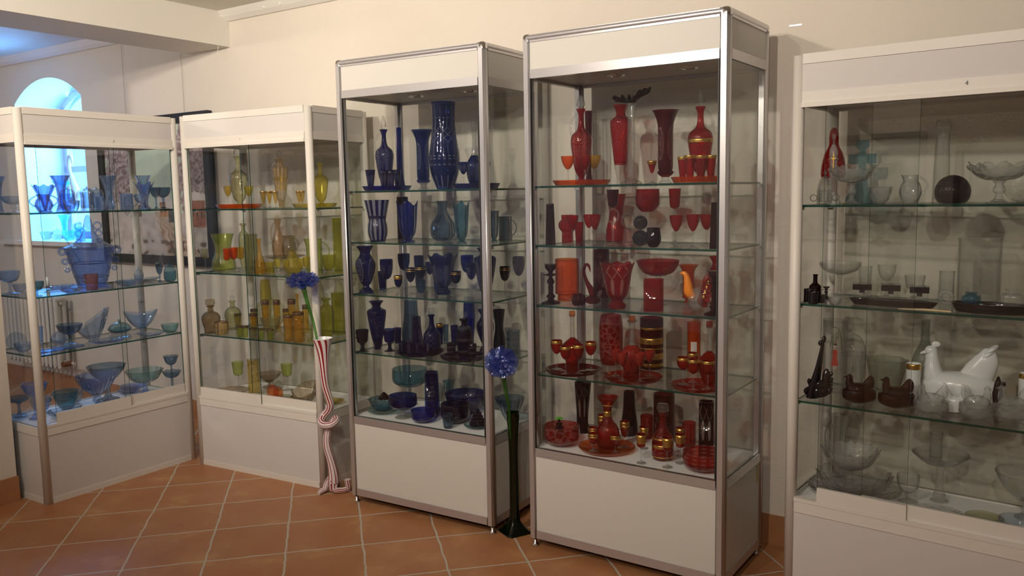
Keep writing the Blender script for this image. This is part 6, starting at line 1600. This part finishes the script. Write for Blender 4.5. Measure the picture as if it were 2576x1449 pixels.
# ================================================================ radiator, curtain rail, marks
rad = empty('radiator', wpt(-6.0, .1, .22)); tag(rad, 'white ribbed radiator below the arched window', 'radiator')
M_RAD = solid('radiator_enamel', (.72, .69, .62), .4)
for i in range(13):
    m_ = MB(); s_ = -6.38 + .065 * i
    for dz in (0,):
        m_.tube([wpt(s_, .07, .25) - rad.location, wpt(s_, .07, .76) - rad.location], .019, 10); m_.tube([wpt(s_, .13, .25) - rad.location, wpt(s_, .13, .76) - rad.location], .019, 10)
        m_.tube([wpt(s_, .06, .77) - rad.location, wpt(s_, .14, .77) - rad.location], .022, 10); m_.tube([wpt(s_, .06, .24) - rad.location, wpt(s_, .14, .24) - rad.location], .022, 10)
    m_.build('rib', M_RAD, rad)
m_ = MB(); m_.tube([wpt(-6.42, .1, .27) - rad.location, wpt(-5.5, .1, .27) - rad.location, wpt(-5.44, .1, .27) - rad.location], .012, 10); m_.tube([wpt(-6.42, .1, .74) - rad.location, wpt(-5.57, .1, .74) - rad.location], .012, 10)
m_.build('pipe', M_RAD, rad); MB().tube([wpt(-5.49, .1, .27) - rad.location, wpt(-5.49, .17, .27) - rad.location], .022, 10).build('valve', solid('valve_brass', (.25, .1, .05), .4, .6), rad)
cr_ = empty('curtain_rail', hitz(548, 33, 2.69)); tag(cr_, 'thin white curtain rail under the ceiling at the top', 'curtain rail')
o0 = cr_.location.copy()
m_ = MB(); m_.obox(Vector((0, 0, -.006)), WD * 2.2, WN * .03, Vector((0, 0, .016))); m_.build('track', M_TRIM, cr_)
m_ = MB(); m_.obox(WN * .008 + Vector((0, 0, -.0075)), WD * 2.2, WN * .01, Vector((0, 0, .002))); m_.build('groove', M_DARK, cr_)
for d_ in (.012, .42, .56):
    MB().ell(tuple(WD * d_ + WN * .014 + Vector((0, 0, -.016))), .009, .009, .009).build('glider', M_TRIM, cr_)
q1 = WD * .012 + WN * .014 + Vector((0, 0, -.02))
MB().tube([q1, q1 + Vector((-.012, -.008, -.12)), q1 + Vector((-.03, -.018, -.22))], .0015, 6).build('cord', M_TRIM, cr_)
MB().box(CAB['R'][3] - .0075, .385, .33, CAB['R'][3] - .0065, .425, .40).build('inspection_sticker', solid('yellow_sticker', (.45, .40, .22), .6), cabR)
def mark(cab, txt, u, z, size=.02):
    c_ = bpy.data.curves.new('number_mark', 'FONT'); c_.body = txt; c_.size = size; c_.extrude = .0002
    t_ = bpy.data.objects.new('tmp', c_); COL.objects.link(t_); me_ = bpy.data.meshes.new_from_object(t_); bpy.data.objects.remove(t_)
    me_.materials.clear(); me_.materials.append(solid('pencil_mark', (.05, .05, .06), .6))
    o_ = bpy.data.objects.new('number_mark', me_); COL.objects.link(o_); o_.parent = cab; o_.location = (u, .0032, z); o_.rotation_euler = (pi / 2, 0, 0)
mark(cabW, '4', .545, 1.848, .02); mark(cabL, '3', .50, 1.846, .016); mark(cabY, '1', .47, 1.846, .014)
mk_ = MB(); mk_.obox(wpt(.03, .004, 2.19), WD * .05, WN * .004, Vector((0, 0, .006))); tag(mk_.build('wall_hook', M_ALU), 'tiny metal hook on the wall above the rightmost two cabinets', 'hook')
# pictures on the wall facing the cabinets, mirrored in their glass
for lab, a, b, c, d in (('framed picture mirrored large in the glass of the right cabinet', -2.0, -1.05, 1.1, 2.05), ('framed picture mirrored dimly at the right edge of the right cabinet', -.8, .1, 1.1, 1.85)):
    r_ = empty('framed_picture', wpt((a + b) / 2, TR, c)); tag(r_, lab, 'picture')
    for x0_, x1_, y0_, y1_ in ((a, b, c, c + .05), (a, b, d - .05, d), (a, a + .05, c + .05, d - .05), (b - .05, b, c + .05, d - .05)):
        m_ = MB(); m_.obox(wpt(x0_, TR - .002, y0_) - r_.location, WD * (x1_ - x0_), -WN * -.035, Vector((0, 0, y1_ - y0_))); m_.build('frame', M_BLACK, r_)
    m_ = MB(); m_.obox(wpt(a + .05, TR - .002, c + .05) - r_.location, WD * (b - a - .1), WN * .015, Vector((0, 0, d - c - .1))); m_.build('print', solid('grey_print', (.35, .37, .36), .5), r_)

# ================================================================ glass in the arched window
def wput(fn, px, t, z, R, H, m, lab, k={}):
    s_ = -5.7
    for _ in range(12):
        x0_ = proj(wpt(s_, t, z))[0]; x1_ = proj(wpt(s_ + .01, t, z))[0]; s_ -= (x0_ - px) * .01 / (x1_ - x0_)
    nm, cat, f_ = NAMES[fn]; nm = k.get('n', nm); cat = k.get('cat', cat); P = wpt(s_, t, z + .0008)
    root = empty(nm, P, WA); f_(root, R, H, m, k); kids = list(root.children)
    if len(kids) == 1:
        o_ = kids[0]; o_.parent = None; o_.location = P; o_.rotation_euler = (0, 0, WA); bpy.data.objects.remove(root); o_.name = nm; root = o_
    tag(root, lab, cat); ITEMS.append(root)
    return s_
ZW = 1.50
sh_ = MB(); pane_pts = (wpt(SW0, -.07, ZW - .008), WD * (SW1 - SW0), WN * .27, Vector((0, 0, .007))); sh_.obox(*pane_pts); wsh = sh_.build('window_shelf', glass('cyan_shelf', (.8, .93, .95), edge=.8)); tag(wsh, 'glass shelf across the arched window niche', 'shelf')
CY = 'cyan'
wput('com', 82, -.20, ZW, .07, .10, 'ice', 'pale footed bowl at the left of the window shelf', dict(fr=.5))
wput('com', 165, -.20, ZW, .10, .20, CY, 'cyan cake stand on the window shelf carrying white glass', dict(p='plate', bf=.15, fr=.5, n='cake_stand', cat='cake stand'))
wput('swa', 192, -.20, ZW, .09, .42, 'opal', 'tall white glass swan in the window', dict(wm='opal'))
for i, (px_, t_, R_, H_, fn_, m_k, lb) in enumerate([
  (75, -.12, .035, .17, 'gob', CY, 'slim cyan goblet at the left end of the window sill'), (98, -.22, .07, .14, 'bow', CY, 'deep cyan bowl low in the window'), (118, -.08, .05, .07, 'bow', 'ice', 'small pale bowl at the sill front'),
  (128, -.26, .06, .19, 'pit', CY, 'cyan pitcher at the back of the sill'), (146, -.12, .055, .10, 'cov', 'ice', 'pale covered jar in the middle of the sill'), (165, -.28, .05, .20, 'vas', CY, 'cyan vase at the back of the sill'),
  (176, -.1, .06, .08, 'bow', CY, 'wide cyan bowl at the sill front'), (196, -.24, .045, .13, 'tum', 'ice', 'pale tumbler behind the wide cyan bowl'), (204, -.08, .04, .11, 'tum', CY, 'cyan tumbler at the right end of the sill')]):
    wput(fn_, px_, t_, ZS, R_, H_, m_k, lb, dict(p='flare') if fn_ == 'vas' else dict(h=1, p='jugb', ht=.8) if fn_ == 'pit' else {})

# ================================================================ groups of repeats
import re
GROUPS = [(r'goblet (left|right) of the pale ewer', 'goblets on the orange tray'), (r'(tray|ewer)$|by the gold-banded ewer|before the gold-banded|post$', None),
 (r'etched cobalt beaker', 'etched cobalt beakers on the ewer tray'), (r'small cobalt goblet', 'small cobalt goblets on the right tray'), (r'ribbed beaker', 'ribbed beakers on the dark tray'), (r'wavy-lined cup', 'wavy-lined cups on the black decanter tray'),
 (r'wine glass.*cut ewer', 'wine glasses round the cut ewer'), (r'gold-rimmed conical glass', 'gold-rimmed conical glasses'), (r'gold-rimmed ruby goblet.*left tray|gold-rimmed ruby goblet.*on the left', 'gold-rimmed goblets on the left tray'),
 (r'frosted red goblet', 'frosted red goblets on the middle tray'), (r'gold-rimmed ruby goblet.*right tray', 'gold-rimmed goblets on the right tray'), (r'gold-banded glass', 'gold-banded glasses on the floor tray'), (r'gold-cupped stem glass', 'gold-cupped stem glasses'),
 (r'engraved ruby wine glass|engraved red wine glasses', 'engraved red wine glasses'), (r'purple obelisk', 'dark purple obelisks'), (r'turned glass candlestick', 'dark glass candlesticks'), (r'clear cube boxes', 'clear cube boxes with dark lids'),
 (r'clear glass hen dish', 'clear glass hen dishes'), (r'dark purple (hen|bird) on a basket', 'dark purple bird dishes'), (r'milk white glass hen|milk white hen', 'milk white hens'), (r'white cup with gold rim', 'white cups with gold rims'),
 (r'shot glass', 'shot glasses in the front row'), (r'amber beaker', 'dark-rimmed amber beakers'), (r'amber beer mug', 'amber beer mugs'), (r'liqueur glass', 'dark-rimmed liqueur glasses'), (r'orange goblets', 'orange goblets'), (r'cordial glass', 'yellow cordial glasses'),
 (r'lime green wine glasses', 'lime green wine glasses'), (r'champagne coupes', 'grey blue champagne coupes'), (r'lidded straight jars', 'lidded straight jars'), (r'inkwell', 'glass inkwells'), (r'ruffled crystal compote', 'ruffled crystal compotes'), (r'black glass cup', 'black glass cups')]
for o_ in ITEMS:
    if o_.get('group'): continue
    for pat_, g_ in GROUPS:
        if g_ and re.search(pat_, o_['label']): o_['group'] = g_; break
for o_ in COL.objects:
    if o_.get('category') == 'display cabinet': o_['group'] = 'glass display cabinets'
    if o_.get('category') == 'flower': o_['group'] = 'blue glass flowers'
